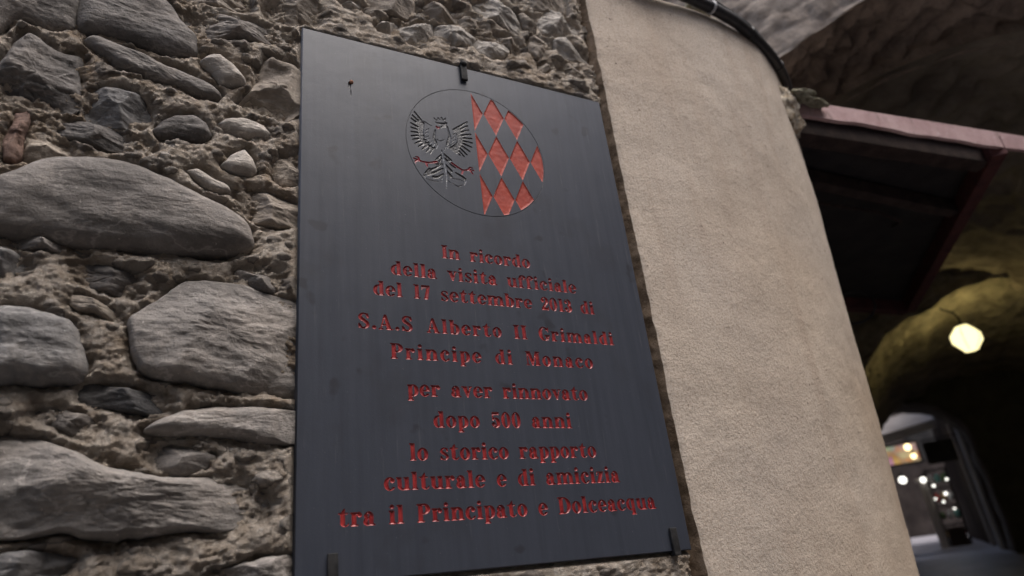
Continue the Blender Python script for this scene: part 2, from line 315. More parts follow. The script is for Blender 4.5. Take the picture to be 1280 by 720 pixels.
# ------------------------------------------------------------------ object helpers
def tag(o, label=None, cat=None, group=None, kind=None):
    for k, v in (('label', label), ('category', cat), ('group', group), ('kind', kind)):
        if v: o[k] = v
    return o
def link_mesh(name, me, mat, parent=None, smooth=False):
    o = bpy.data.objects.new(name, me); COL.objects.link(o)
    if mat is not None: me.materials.append(M[mat] if isinstance(mat, str) else mat)
    if parent is not None:
        o.parent = parent
        o.matrix_parent_inverse = Matrix.Translation(-parent.location) if parent.type == 'EMPTY' else Matrix.Identity(4)
    if smooth:
        me.polygons.foreach_set('use_smooth', np.ones(len(me.polygons), bool))
    return o
def np_mesh(name, V, F):
    """mesh from arrays: V (n,3), F (m,3 or 4)"""
    me = bpy.data.meshes.new(name); V = np.asarray(V, np.float32); F = np.asarray(F, np.int32)
    me.vertices.add(len(V)); me.vertices.foreach_set('co', V.ravel())
    k = F.shape[1]
    me.loops.add(F.size); me.loops.foreach_set('vertex_index', F.ravel())
    me.polygons.add(len(F)); me.polygons.foreach_set('loop_start', np.arange(0, F.size, k, dtype=np.int32))
    me.update(calc_edges=True); me.validate()
    return me
def grid_faces(nu, nv, flip=False):
    i, j = np.meshgrid(np.arange(nu-1), np.arange(nv-1), indexing='ij')
    a = (i*nv+j).ravel(); b = a+nv; c = b+1; d = a+1
    return np.stack([a, b, c, d] if not flip else [a, d, c, b], 1)
def empty(name, loc, label, cat, group=None):
    o = bpy.data.objects.new(name, None); COL.objects.link(o); o.location = loc
    o.empty_display_size = .1
    return tag(o, label, cat, group)
class MB:
    def __init__(s): s.bm = bmesh.new()
    def box(s, c, size, rot=None, bevel=0.):
        r = bmesh.ops.create_cube(s.bm, size=1.0); vs = r['verts']
        bmesh.ops.scale(s.bm, vec=size, verts=vs)
        if bevel:
            es = list({e for v in vs for e in v.link_edges})
            q = bmesh.ops.bevel(s.bm, geom=es, offset=bevel, segments=2, affect='EDGES', profile=.6)
            vs = list({v for f in q['faces'] for v in f.verts} | {v for v in vs if v.is_valid})
        if rot is not None: bmesh.ops.rotate(s.bm, cent=(0, 0, 0), matrix=rot, verts=vs)
        bmesh.ops.translate(s.bm, vec=c, verts=vs); return s
    def beam(s, a, b, w, h, bevel=.003, upv=(0, 0, 1)):
        a, b = Vector(a), Vector(b); d = (b-a); L = d.length; x = d.normalized()
        y = Vector(upv).cross(x).normalized(); z = x.cross(y)
        s.box((a+b)/2, (L, w, h), Matrix((x, y, z)).transposed(), bevel); return s
    def tube(s, pts, r, seg=10, caps=True):
        pts = [Vector(p) for p in pts]; n = len(pts); rs = r if isinstance(r, (list, tuple)) else [r]*n
        rings = []; prev = None
        for i, p in enumerate(pts):
            t = (pts[min(i+1, n-1)]-pts[max(i-1, 0)]).normalized()
            if prev is None:
                prev = t.orthogonal().normalized()
            u = (prev-t*prev.dot(t)).normalized(); v = t.cross(u); prev = u
            rings.append([s.bm.verts.new(p+(u*math.cos(a)+v*math.sin(a))*rs[i]) for a in [k*2*math.pi/seg for k in range(seg)]])
        for A, B in zip(rings, rings[1:]):
            for k in range(seg):
                s.bm.faces.new((A[k], A[(k+1) % seg], B[(k+1) % seg], B[k]))
        if caps:
            s.bm.faces.new(rings[0][::-1]); s.bm.faces.new(rings[-1])
        return s
    def ball(s, c, r, scale=(1, 1, 1), sub=3, rough=0., seed=0):
        q = bmesh.ops.create_icosphere(s.bm, subdivisions=sub, radius=1.); vs = q['verts']
        if rough:
            co = np.array([v.co for v in vs]); d = 1+rough*fbm(co[:, 0]*1.6+seed, co[:, 1]*1.6, co[:, 2]*1.6, 4)
            for v, k in zip(vs, d): v.co *= float(k)
        for v in vs: v.co = Vector((v.co.x*r*scale[0]+c[0], v.co.y*r*scale[1]+c[1], v.co.z*r*scale[2]+c[2]))
        return s
    def prism(s, poly, f0, f1):
        """poly 2-D; f0 / f1 map (u, v) to the near and far face"""
        A = [s.bm.verts.new(f0(*p)) for p in poly]; B = [s.bm.verts.new(f1(*p)) for p in poly]; n = len(poly)
        s.bm.faces.new(A); s.bm.faces.new(B[::-1])
        for k in range(n): s.bm.faces.new((A[k], B[k], B[(k+1) % n], A[(k+1) % n]))
        return s
    def build(s, name, mat, parent=None, smooth=False):
        bmesh.ops.recalc_face_normals(s.bm, faces=s.bm.faces[:])
        me = bpy.data.meshes.new(name); s.bm.to_mesh(me); s.bm.free()
        return link_mesh(name, me, mat, parent, smooth)

# ------------------------------------------------------------------ ground
MB().box((0, 0, -.05), (600, 600, .1)).build('ground', 'ground')['kind'] = 'structure'

# ------------------------------------------------------------------ rubble wall
YM = D+.026                     # mean plane of the mortar
stone_wall = empty('rubble_wall', (0, YM, 0), 'rough rubble wall of grey boulders bedded in crumbling beige mortar behind the dark plaque', 'wall')
def poly_sdf(px, pz, poly):
    """distance to the outline, points inside"""
    A = poly; B = np.roll(poly, -1, 0); best = np.full(px.shape, 1e9)
    E = B-A; L = (E**2).sum(1)+1e-12
    for k in range(len(A)):
        t = np.clip(((px-A[k, 0])*E[k, 0]+(pz-A[k, 1])*E[k, 1])/L[k], 0, 1)
        best = np.minimum(best, (px-A[k, 0]-t*E[k, 0])**2+(pz-A[k, 1]-t*E[k, 1])**2)
    return np.sqrt(best)
STONE_DIST = lambda x, z, P: poly_sdf(x, z, P)*np.where(in_poly(x, z, P), 0, 1)
def in_poly(x, z, P):
    r = np.zeros(x.shape, bool)
    for (ax, az), (bx, bz) in zip(P, np.roll(P, -1, 0)):
        if az != bz: r ^= ((az > z) != (bz > z)) & (x < (bx-ax)*(z-az)/(bz-az)+ax)
    return r
def mortar_h(x, z):
    h = .012*fbm(x*5.5, z*7, 1.7, 3) + .012*fbm(x*20, z*30, 4.2, 5, .62)
    w1, w2, c1 = worley(x*34+.7*perlin(x*20, z*20, 2.), z*46+.7*perlin(x*20, z*20, 8.))
    msk = np.clip(.35+1.5*perlin(x*9, z*9, 3.3), 0, 1)
    h = h + msk*(.011*(np.clip(w2-w1, 0, .6))*(.3+c1))
    w1, w2, c1 = worley(x*95, z*120, 9)
    h = h + .008*np.clip(w2-w1, 0, .5)*(.3+c1)*np.clip(.5+2*perlin(x*14, z*14, 9.1), 0, 1)
    h = h + .0045*ridged(x*55, z*80, 6.1, 3)
    return h
def steps(parts):
    out = []
    for a, b, d in parts:
        n = max(1, int(round((b-a)/d))); out += list(np.linspace(a, b, n, endpoint=False))
    return np.array(out+[parts[-1][1]])
# the wall goes on outside the picture in the same rough courses
rnd = random.Random(5); OUTER = []
boxes = [(np.array(pp).reshape(-1, 2).min(0)/1000, np.array(pp).reshape(-1, 2).max(0)/1000) for pp, *_r in STONES]
for r in range(17):
    zc = .12+r*.19; xc = -1.75+rnd.random()*.2
    while xc < .9:
        wd = rnd.uniform(.2, .5); ht = rnd.uniform(.12, .18); lo = np.array([xc, zc-ht/2]); hi = np.array([xc+wd, zc+ht/2])
        hid = hi[0] > .17 and hi[1] > 1.28 and lo[1] < 2.36
        if not hid and hi[0] < .91 and len(OUTER) < 44 and not any((lo < b).all() and (hi > a).all() for a, b in boxes) and not (hi[0] > -.27 and hi[1] > 1.345 and lo[1] < 2.70):
            k = 12; P = np.array([(xc+wd/2+wd*.48*math.copysign(abs(math.cos(q))**.6, math.cos(q))*rnd.uniform(.86, 1), zc+ht*.48*math.copysign(abs(math.sin(q))**.7, math.sin(q))*rnd.uniform(.82, 1)) for q in [x*2*math.pi/k for x in range(k)]])
            OUTER.append((P, rnd.choice(['slate', 'grey', 'dark', 'blue', 'warm', 'slate']), rnd.uniform(.034, .05)))
        xc += wd+rnd.uniform(.03, .22)
xs = steps([(-2.6, -.32, .012), (-.32, .215, .0021), (.215, .80, .006), (.80, .945, .0035)])
zs = steps([(0, 1.27, .012), (1.27, 2.74, .0023), (2.74, 3.3, .012)])
X, Z = np.meshgrid(xs, zs, indexing='ij')
Hm = mortar_h(X, Z)
dist = np.full(X.shape, .08)
for P in [np.array(pp, float).reshape(-1, 2)/1000 for pp, *_r in STONES]+[o_[0] for o_ in OUTER]:
    lo, hi = P.min(0)-.08, P.max(0)+.08
    i0, i1 = np.searchsorted(xs, [lo[0], hi[0]]); j0, j1 = np.searchsorted(zs, [lo[1], hi[1]])
    dist[i0:i1, j0:j1] = np.minimum(dist[i0:i1, j0:j1], STONE_DIST(X[i0:i1, j0:j1], Z[i0:i1, j0:j1], P))
swell = np.clip(dist/.022, 0, 1); Hm = Hm + .003 + .017*swell*swell*(3-2*swell)
Hm = Hm - .012*np.exp(-(dist/.006)**2)*np.clip(.2+1.6*perlin(X*16, Z*16, 7.7), 0, 1)
Hm = Hm - .022*np.clip((X-.880)/.03, 0, 1)
Hm = np.where((X > .205) & (X < .888) & (Z > 1.32) & (Z < 2.325), np.minimum(Hm, -.006), np.where(Hm > .020, .020+(Hm-.020)*.45, Hm))
Hm = Hm + np.where((X > .2) & (X < .895) & (Z > 1.31) & (Z < 2.333), 0, 1)*(.0032*fbm(X*75, Z*95, 2.7, 4, .65) + .006*np.clip(perlin(X*60, Z*75, 1.3)-.12, 0, 1))
GR = np.where((X > .2) & (X < .895) & (Z > 1.31) & (Z < 2.333), 0, 1)*np.clip(.45+1.5*perlin(X*10, Z*10, 12.2), .12, 1.1)
Hm = Hm + GR*(.0050*(np.abs(perlin(X*70, Z*92, 4.4))-.18) + .0036*(np.abs(perlin(X*150, Z*180, 5.4))-.16) + .0016*perlin(X*320, Z*340, 2.))
PEB = np.zeros(X.shape)
for q_, (sc_, pr_, hh_) in enumerate(((27, .20, .0105), (48, .20, .0065))):
    wx, wz = X*sc_*.75+.35*perlin(X*25, Z*25, 3.+q_), Z*sc_*1.15+.35*perlin(X*25, Z*25, 6.+q_)
    w1, w2, c1 = worley(wx, wz, 21+q_*13); ok = (c1 < pr_) & (GR > 0) & (dist > .003)
    rr_ = .30+.16*((c1*37) % 1); dome = np.sqrt(np.clip(1-(w1/rr_)**2, 0, 1)); dome = np.where(ok, dome, 0)
    Hm = Hm + hh_*dome*(.6+.4*((c1*53) % 1)); PEB = np.maximum(PEB, np.where(dome > .12, .25+.75*((c1*91) % 1), 0))
pd_ = np.maximum(np.maximum(.1956-X, X-.8958), np.maximum(1.3107-Z, Z-2.3329))
Hm = np.minimum(Hm, .012+1.2*np.clip(pd_, 0, 1))
Hm = np.where((X > .893) & (Z < 2.345), np.minimum(Hm, -.014+.006*perlin(X*50, Z*40, 1.)), Hm)
# mortar under the traced stones stays low, between them it swells
V = np.stack([X, YM-Hm, Z], -1).reshape(-1, 3)
me = np_mesh('mortar_bed', V, grid_faces(len(xs), len(zs)))
at_ = me.attributes.new('pebble', 'FLOAT', 'POINT'); at_.data.foreach_set('value', PEB.ravel().astype(np.float32))
link_mesh('mortar_bed', me, 'mortar', stone_wall, True)
MB().box((-.82, YM+.25, 1.66), (3.5, .36, 3.3)).build('wall_core', 'mortar', stone_wall)

def resample(P, n):
    Q = np.vstack([P, P[:1]]); s = np.r_[0, np.cumsum(np.hypot(*np.diff(Q, axis=0).T))]
    t = np.linspace(0, s[-1], n, endpoint=False)
    return np.stack([np.interp(t, s, Q[:, 0]), np.interp(t, s, Q[:, 1])], 1), s[-1]
def smooth_loop(P, k):
    for _ in range(k): P = .25*np.roll(P, 1, 0)+.5*P+.25*np.roll(P, -1, 0)
    return P
def make_stone(P, mat, H, ew, ro, tx, tz, bed, seed, step=.0034, lift=.0):
    P, per = resample(P, 90); P = smooth_loop(P, 2); P = P.mean(0)+(P-P.mean(0))*(1.0+.006/np.hypot(*(P-P.mean(0)).T).mean())
    n = int(np.clip(per/step, 40, 420)); P, per = resample(P, n)
    c0 = P.mean(0); nx, nz = (P-c0).T
    ph = np.arctan2(nz, nx)
    wob = .0075*ro*fbm(P[:, 0]*20, P[:, 1]*20, seed*1.7, 5, .55)
    rr = np.hypot(nx, nz); P = c0+np.stack([nx, nz], 1)*((rr+wob)/rr)[:, None]
    A2 = P[:, 0]*np.roll(P[:, 1], -1)-np.roll(P[:, 0], -1)*P[:, 1]; ar = A2.sum()/2
    c = np.array([((P[:, 0]+np.roll(P[:, 0], -1))*A2).sum(), ((P[:, 1]+np.roll(P[:, 1], -1))*A2).sum()])/(6*ar)
    rad = np.hypot(*(P-c).T)
    K = int(np.clip(rad.mean()/step, 8, 70))
    s = np.r_[np.linspace(.02, .93, K), [.95, .965, .98, .99, .996, 1.]]
    pts = c+(P-c)[None]*s[:, None, None]           # (K, n, 2)
    px, pz = pts[..., 0], pts[..., 1]
    d = poly_sdf(px, pz, P); dm = d.max()
    t = np.clip(d/(ew*dm), 0, 1); p = 2.3
    prof = (1-(1-t)**p)**(1/p)
    a = R_(bed); u = (px-c[0])*math.cos(a)+(pz-c[1])*math.sin(a); v = -(px-c[0])*math.sin(a)+(pz-c[1])*math.cos(a)
    nz_ = .55*H*fbm(u*6+seed, v*11, seed*.9, 3)*.6 + .0042*ro*fbm(u*20, v*62+seed, 2.2, 5, .6) + .0018*ro*ridged(u*26, v*95, seed, 3)
    wd, w2, cc = worley(u*13+seed*3.1+.6*perlin(u*20, v*20, 1.), v*26+.6*perlin(u*20, v*20, 5.), seed)
    nz_ = nz_ + ro*.007*(cc-.5)*np.clip((w2-wd)*14, 0, 1)*(1 if ro > .95 else .2)
    nz_ = nz_ + .0014*ro*fbm(u*120, v*200, 3., 4, .6)
    dome = H*prof
    if ro > .85:                         # broken faces
        rg = np.random.RandomState(seed*7+3); sz = np.hypot(*(P-c).T).mean()
        for k in range(7):
            q = rg.uniform(0, 2*math.pi); sl_ = rg.uniform(.25, .9)*H/sz*1.6; of = rg.uniform(-.1, .55)*sz
            rr_ = (px-c[0])*math.cos(q)+(pz-c[1])*math.sin(q)
            dome = np.minimum(dome, H*rg.uniform(.82, 1.0)-sl_*(rr_-of))
        dome = np.maximum(dome, .15*H*prof)
    h = dome + .75*(nz_ + tx*(px-c[0]) + tz*(pz-c[1]))*np.clip(t*2.2, 0, 1) + lift
    edge_ = (px < .6) & (pz > 1.28) & (pz < 2.36); h = np.where(edge_, np.minimum(h, .018+.7*np.clip(.186-px, 0, 1)), h); px = np.where((pz > 1.30) & (pz < 2.34) & (px < .6), np.minimum(px, .206), px)
    h = np.where(s[:, None] > .999, -.028, h)
    V = np.stack([px, YM-h, pz], -1)
    ctr = np.array([[c[0], YM-h[0].mean(), c[1]]])
    Vv = np.vstack([V.reshape(-1, 3), ctr]); kk = len(s)
    i, j = np.meshgrid(np.arange(kk-1), np.arange(n), indexing='ij')
    a_ = i*n+j; b_ = i*n+(j+1) % n; F = np.stack([a_, b_, b_+n, a_+n], -1).reshape(-1, 4)
    if ar < 0: F = F[:, ::-1]
    me = np_mesh('stone', Vv, F)
    bm = bmesh.new(); bm.from_mesh(me); bm.verts.ensure_lookup_table(); cv = bm.verts[-1]
    for q in range(n):
        bm.faces.new((bm.verts[q], cv, bm.verts[(q+1) % n]) if ar > 0 else (bm.verts[(q+1) % n], cv, bm.verts[q]))
    bmesh.ops.recalc_face_normals(bm, faces=bm.faces[:])
    bm.to_mesh(me); bm.free()
    return link_mesh('stone', me, mat, stone_wall, True)
for i, (pp, mt, H, ew, ro, tx, tz, bed) in enumerate(STONES):
    P = np.array(pp, float).reshape(-1, 2)/1000
    make_stone(P, mt, H/1000*.66+.004, ew, ro, tx, tz, bed, i+1)
for i, (P, mt, H) in enumerate(OUTER):
    make_stone(P, mt, H, .5, .9, 0, .05, -6, 80+i, .010)

# ------------------------------------------------------------------ the inscribed plaque
PX0, PZ0, PW, PH, PT = .1956, 1.3107, .7002, 1.0222, .026
plaque = empty('memorial_plaque', (PX0, D, PZ0), 'tall dark slate plaque with red engraved inscription and a round crest', 'plaque')
def wpt(x, z, d): return (PX0+x/1000, D+d/1000, PZ0+z/1000)
# -- letters: every glyph is a signed field in millimetres (x-height 20, capitals 28)
def rect(x0, y0, x1, y1): return lambda x, y: np.maximum(np.abs(x-(x0+x1)/2)-(x1-x0)/2, np.abs(y-(y0+y1)/2)-(y1-y0)/2)
def ell(cx, cy, rx, ry):
    def f(x, y):
        k0 = np.hypot((x-cx)/rx, (y-cy)/ry); k1 = np.hypot((x-cx)/rx**2, (y-cy)/ry**2)+1e-9
        return k0*(k0-1)/k1
    return f
def disc(cx, cy, r): return ell(cx, cy, r, r)
def poly(*P):
    P = np.array(P, float)
    if ((P[:, 0]*np.roll(P[:, 1], -1)-np.roll(P[:, 0], -1)*P[:, 1]).sum()) < 0: P = P[::-1]
    def f(x, y):
        r = np.full(np.shape(x), -1e9)
        for a, b in zip(P, np.roll(P, -1, 0)):
            e = (b-a)/np.hypot(*(b-a)); r = np.maximum(r, (x-a[0])*e[1]-(y-a[1])*e[0])
        return r
    return f
def U(*fs): return lambda x, y: np.minimum.reduce([f(x, y) for f in fs])
def I(*fs): return lambda x, y: np.maximum.reduce([f(x, y) for f in fs])
def Sb(a, *bs): return lambda x, y: np.maximum.reduce([a(x, y)]+[-b(x, y) for b in bs])
def above(v): return lambda x, y: v-y
def below(v): return lambda x, y: y-v
def rt(v): return lambda x, y: v-x
def lf(v): return lambda x, y: x-v
def shift(f, dx): return lambda x, y: f(x-dx, y)
def arch(x0): return Sb(I(ell(x0+10.3, 12.5, 8.7, 7.9), above(12.0), rt(x0+5)), rect(x0-2, -5, x0+12.5, 12.5), ell(x0+10, 12.2, 2.6, 5.0))
stem = lambda x, a=0, b=20: rect(x, a, x+6.6, b)
s_body = U(Sb(I(ell(7.8, 14.9, 6.9, 5.5), U(lf(8.), above(15))), ell(8.2, 15.2, 3.4, 3.5)), Sb(I(ell(7.8, 5.2, 7.2, 5.6), U(rt(7.6), below(5))), ell(7.4, 5.0, 3.4, 3.6)),
           poly((1.6, 15.5), (3.5, 11.2), (13, 4.6), (14, 5.2), (13.4, 9.2), (5, 15)), rect(12.2, 13.6, 13.8, 19.6), rect(.9, .4, 2.5, 6.6))
bowl_l = Sb(I(ell(8.8, 10, 8.8, 10.4), lf(12.5)), ell(9.6, 10, 3.1, 8.3), rect(9.4, 1.9, 13, 18.1))
bowl_r = Sb(I(ell(10.9, 10, 8.8, 10.4), rt(7)), ell(10.1, 10, 3.1, 8.3), rect(6.5, 1.9, 10.3, 18.1))
GL = {
 'i': (U(stem(2), rect(0, 0, 10.6, 2), rect(0, 18, 8, 20), disc(5.2, 25.6, 3.3)), 10.6),
 'l': (U(stem(2, 0, 28), rect(0, 0, 10.6, 2), rect(0, 26, 8, 28)), 10.6),
 'n': (U(stem(2), rect(0, 0, 10.4, 2), rect(0, 18, 8, 20), arch(2), stem(14.4, 0, 12.5), rect(12.4, 0, 23, 2)), 23),
 'm': (U(stem(2), rect(0, 0, 10.2, 2), rect(0, 18, 8, 20), arch(2), stem(14.4, 0, 12.5), rect(12.6, 0, 22.8, 2), arch(14.4), stem(26.8, 0, 12.5), rect(25, 0, 35.4, 2)), 35.4),
 'r': (U(stem(2), rect(0, 0, 11.6, 2), rect(0, 18, 8, 20), disc(14, 15.9, 3.3), Sb(I(ell(13, 14, 6, 6.4), above(14), lf(15)), ell(12.6, 13, 4.3, 5))), 17),
 'u': (U(stem(2, 6, 20), rect(0, 18, 8, 20), stem(14, 0, 20), rect(12, 18, 20, 20), rect(20, 0, 22.6, 2), Sb(I(ell(10.3, 7, 8.3, 7.4), below(7.5), lf(16)), ell(11.2, 7.5, 2.8, 5.4), rect(8.6, 7, 14, 12))), 22.6),
 'o': (Sb(ell(9.2, 10, 9.2, 10.5), ell(9.2, 10, 3.0, 8.4)), 18.4),
 'c': (U(Sb(ell(9.4, 10, 9.4, 10.5), ell(10.3, 10, 3.6, 8.5), poly((10.3, 4.5), (30, 5.5), (30, 30), (10.3, 17))), disc(13.6, 14.6, 3.3), I(Sb(ell(9.4, 10, 9.4, 10.5), ell(9.9, 9.2, 6, 8.9)), above(15))), 17.5),
 'e': (U(Sb(ell(9.2, 10, 9.2, 10.5), ell(9.6, 10, 3.2, 8.4), rect(9.4, 4.6, 22, 9.4)), rect(6, 9.2, 17.8, 11)), 18.2),
 'd': (U(bowl_l, stem(11.4, 0, 28), rect(9.4, 26, 13, 28), rect(17, 0, 20, 2)), 20),
 'b': (U(bowl_r, stem(2, 0, 28), rect(0, 26, 6, 28)), 19.7),
 'p': (U(bowl_r, stem(2, -8, 20), rect(0, 18, 6, 20), rect(0, -8, 10.6, -6)), 19.7),
 'q': (U(bowl_l, stem(11.4, -8, 20), rect(9.4, -8, 20, -6)), 20),
 'a': (U(stem(9, 2, 14), Sb(I(ell(8.6, 13, 7., 7.4), above(12.5)), ell(7.2, 12.5, 3.2, 5.4), rect(-1, 10, 8.9, 13.2)), disc(4.2, 14.2, 3.1), Sb(I(ell(7.2, 5.6, 7.2, 6.1), lf(11)), ell(8.6, 5.8, 2., 4.0)), rect(12, 0, 18.4, 2), rect(9.3, 0, 15.6, 4)), 18.4),
 's': (s_body, 15.4),
 't': (U(stem(3.4, 4, 20), poly((3.6, 19.5), (10, 19.5), (10, 26), (8.4, 26)), rect(0, 18, 14.4, 20), Sb(I(ell(9.8, 4.9, 6.4, 5.2), below(5.2)), ell(12, 5.6, 2.7, 3.8), rect(10, 5, 20, 7))), 16),
 'f': (U(stem(2, 0, 22), rect(0, 0, 11.6, 2), rect(-.5, 18, 13, 20), Sb(I(ell(10, 21.5, 8, 6.8), above(21)), ell(11.5, 20.8, 3.2, 5.2)), disc(14.4, 23.6, 3.0)), 15),
 'v': (U(poly((1, 20), (8.4, 20), (13, 6), (10.8, 0), (8.8, 0)), poly((15.2, 20), (17.2, 20), (11.2, 0), (9.4, 0)), rect(-.8, 18, 10, 20), rect(12.6, 18, 19.4, 20)), 19),
 'z': (U(rect(.6, 18, 15.4, 20), rect(.4, 0, 15.8, 2), poly((8.4, 20), (15.4, 20), (7.6, 0), (.4, 0)), rect(.6, 13.6, 2.3, 20), rect(14.1, 0, 15.8, 6.4)), 16),
 'I': (U(rect(2.5, 0, 9.6, 28), rect(0, 0, 12.1, 2), rect(0, 26, 12.1, 28)), 12.1),
 'A': (U(poly((9.5, 28), (14, 28), (23, 0), (15.6, 0)), poly((10, 28), (12, 28), (4.6, 0), (2.6, 0)), rect(6, 8, 17, 10), rect(0, 0, 8, 2), rect(13, 0, 25.4, 2)), 25.4),
 'P': (U(rect(2.5, 0, 9.6, 28), rect(0, 0, 12.3, 2), rect(0, 26, 13, 28), rect(9, 12, 13, 14), Sb(I(ell(12.4, 20, 9.6, 8), rt(9.5)), ell(12, 20, 3.0, 6), rect(9, 14, 12, 26))), 22),
 'M': (U(rect(2.6, 0, 4.6, 28), rect(0, 0, 7.4, 2), rect(0, 26, 8, 28), rect(21.4, 0, 28.6, 28), rect(18.6, 0, 31, 2), rect(21, 26, 31, 28), poly((3, 28), (10, 28), (16.8, 8), (14.6, 0), (12.9, 0)), poly((21.4, 28), (23.4, 28), (15.2, 0), (13.2, 0))), 31),
 'D': (U(rect(2.5, 0, 9.6, 28), rect(0, 26, 12.5, 28), rect(0, 0, 12.5, 2), Sb(I(ell(12, 14, 13, 14), rt(9)), ell(12, 14, 5.6, 12), rect(8, 2, 12, 26))), 25),
 'G': (U(Sb(ell(11.8, 14, 11.8, 14.5), ell(12.3, 14, 4.8, 12.5), rect(12.3, 10, 30, 21)), rect(14.6, 1.5, 21, 11), rect(12, 9.6, 23.6, 11.6), rect(20.2, 18, 22, 27.5)), 23.6),
 'S': (lambda x, y: 1.3*s_body(x/1.33, y/1.42), 20.4),
 '1': (U(stem(3.6, 0, 28), rect(.8, 0, 13, 2), rect(.8, 26, 8, 28)), 13),
 '2': (U(Sb(I(ell(8.4, 20, 8.4, 8.5), U(above(20), rt(10))), ell(7.6, 20, 3.2, 6.5)), disc(4, 20.4, 3.5), poly((10, 17), (16, 17.4), (7.4, 5), (.6, 1), (.6, 3.4)), rect(.6, 0, 16, 5), rect(14.4, 0, 16.4, 8)), 17),
 '0': (Sb(ell(8.7, 14, 8.7, 14.5), ell(8.7, 14, 2.7, 12.4)), 17.4),
 '3': (U(Sb(ell(8, 20.7, 7.6, 7.6), ell(6.8, 20.7, 2.8, 5.6), rect(-2, 13, 6, 20)), Sb(ell(8, 7.9, 8.4, 8.3), ell(6.6, 7.9, 3.0, 6.3), rect(-2, 9, 6, 17)), disc(3.8, 21.6, 3.0), disc(3.8, 6.6, 3.2)), 16.6),
 '5': (U(rect(2, 23, 15, 28), rect(2, 13.5, 4, 28), Sb(ell(8.3, 8.9, 8.5, 9.3), ell(6.8, 8.9, 3.2, 7.1), rect(-2, 7, 3.9, 13.6)), disc(4, 6.4, 3.4)), 17),
 '7': (U(rect(.6, 22.6, 16.4, 28), rect(.6, 18.6, 2.4, 28), poly((11, 25), (16.4, 25), (12, 0), (5, 0))), 16.6),
 '.': (disc(4, 3.2, 3.4), 8), ' ': (None, 13.5)}

def contours(F, xs_, ys_):
    """zero level of F[ix, iy] as closed loops (F < 0 inside)"""
    ins = F < 0; edges = {}
    def pt(i, j, k, l):
        t = F[i, j]/(F[i, j]-F[k, l]); return (xs_[i]+t*(xs_[k]-xs_[i]), ys_[j]+t*(ys_[l]-ys_[j]))
    P = {}
    def key(i, j, k, l):
        kk = (min(i, k), min(j, l), 0 if i != k else 1)
        if kk not in P: P[kk] = pt(kk[0], kk[1], kk[0]+(kk[2] == 0), kk[1]+(kk[2] == 1))
        return kk
    q = ins[:-1, :-1].astype(int)+ins[1:, :-1]+ins[1:, 1:]+ins[:-1, 1:]
    for i, j in zip(*np.nonzero((q > 0) & (q < 4))):
        cs = [(i, j), (i+1, j), (i+1, j+1), (i, j+1)]; fl = [ins[c] for c in cs]
        ent, ext = [], []
        for a in range(4):
            b = (a+1) % 4
            if fl[a] and not fl[b]: ext.append(key(*cs[a], *cs[b]))
            if not fl[a] and fl[b]: ent.append(key(*cs[a], *cs[b]))
        if len(ent) == 1: edges[ext[0]] = ent[0]
        else:
            for a in range(4):
                b = (a+1) % 4; z_ = (a-1) % 4
                if fl[a]: edges[key(*cs[a], *cs[b])] = key(*cs[z_], *cs[a])
    loops = []
    while edges:
        st, cur = edges.popitem(); L = [st]
        while cur != st:
            L.append(cur); cur = edges.pop(cur)
        loops.append(np.array([P[k] for k in L]))
    return loops
def tidy(L, step):
    per = np.hypot(*(L-np.roll(L, 1, 0)).T).sum(); n = max(6, int(per/step)); return resample(L, n)[0]
def inside_loops(px, py, loops):
    r = np.zeros(len(px), bool)
    for L in loops:
        A, B = L, np.roll(L, -1, 0)
        for (ax, ay), (bx, by) in zip(A, B):
            if ay == by: continue
            c = ((ay > py) != (by > py))
            c[c] = px[c] < (bx-ax)*(py[c]-ay)/(by-ay)+ax
            r ^= c
    return r
def carve(loops, inset, depth, gstep, wob=0., wf=.1):
    """floor of an engraved shape: (points, depths, triangles) filling the loops"""
    lo = np.min([L.min(0) for L in loops], 0); hi = np.max([L.max(0) for L in loops], 0)
    gx, gy = np.meshgrid(np.arange(lo[0], hi[0], gstep), np.arange(lo[1], hi[1], gstep), indexing='ij')
    gx = gx+.25*gstep*((np.arange(gx.shape[1]) % 2)-.5)[None]; gx, gy = gx.ravel(), gy.ravel()
    k = inside_loops(gx, gy, loops); gx, gy = gx[k], gy[k]
    d = np.min([poly_sdf(gx, gy, L) for L in loops], 0) if len(gx) else gx
    k = d > .32*gstep; gx, gy, d = gx[k], gy[k], d[k]
    pts = [Vector(p) for L in loops for p in L]+[Vector(p) for p in zip(gx, gy)]
    E = []; o = 0
    for L in loops:
        n = len(L); E += [(o+i, o+(i+1) % n) for i in range(n)]; o += n
    vs, _, fs, *_r = delaunay_2d_cdt(pts, E, [], 0, 1e-5)
    vs = np.array(vs); fs = np.array([f for f in fs if len(f) == 3])
    c = vs[fs].mean(1); fs = fs[inside_loops(c[:, 0], c[:, 1], loops)]
    dd = np.min([poly_sdf(vs[:, 0], vs[:, 1], L) for L in loops], 0)
    t = np.clip(dd/inset, 0, 1); z = depth*np.sqrt(np.clip(1-(1-t)**2, 0, 1))
    if wob: z = z+wob*fbm(vs[:, 0]*wf, vs[:, 1]*wf, 3.3, 3)*t
    return vs, z, fs
def field_loops(f, x0, y0, x1, y1, st, step):
    gx = np.arange(x0, x1+st, st); gy = np.arange(y0, y1+st, st); Xg, Yg = np.meshgrid(gx, gy, indexing='ij')
    F = f(Xg, Yg)
    F = (F+np.roll(F, 1, 0)+np.roll(F, -1, 0)+np.roll(F, 1, 1)+np.roll(F, -1, 1))/5; F[np.abs(F) < 1e-7] = 1e-7
    return [tidy(L, step) for L in contours(F, gx, gy) if len(L) > 5]
all_loops = []                       # every opening in the slab's face
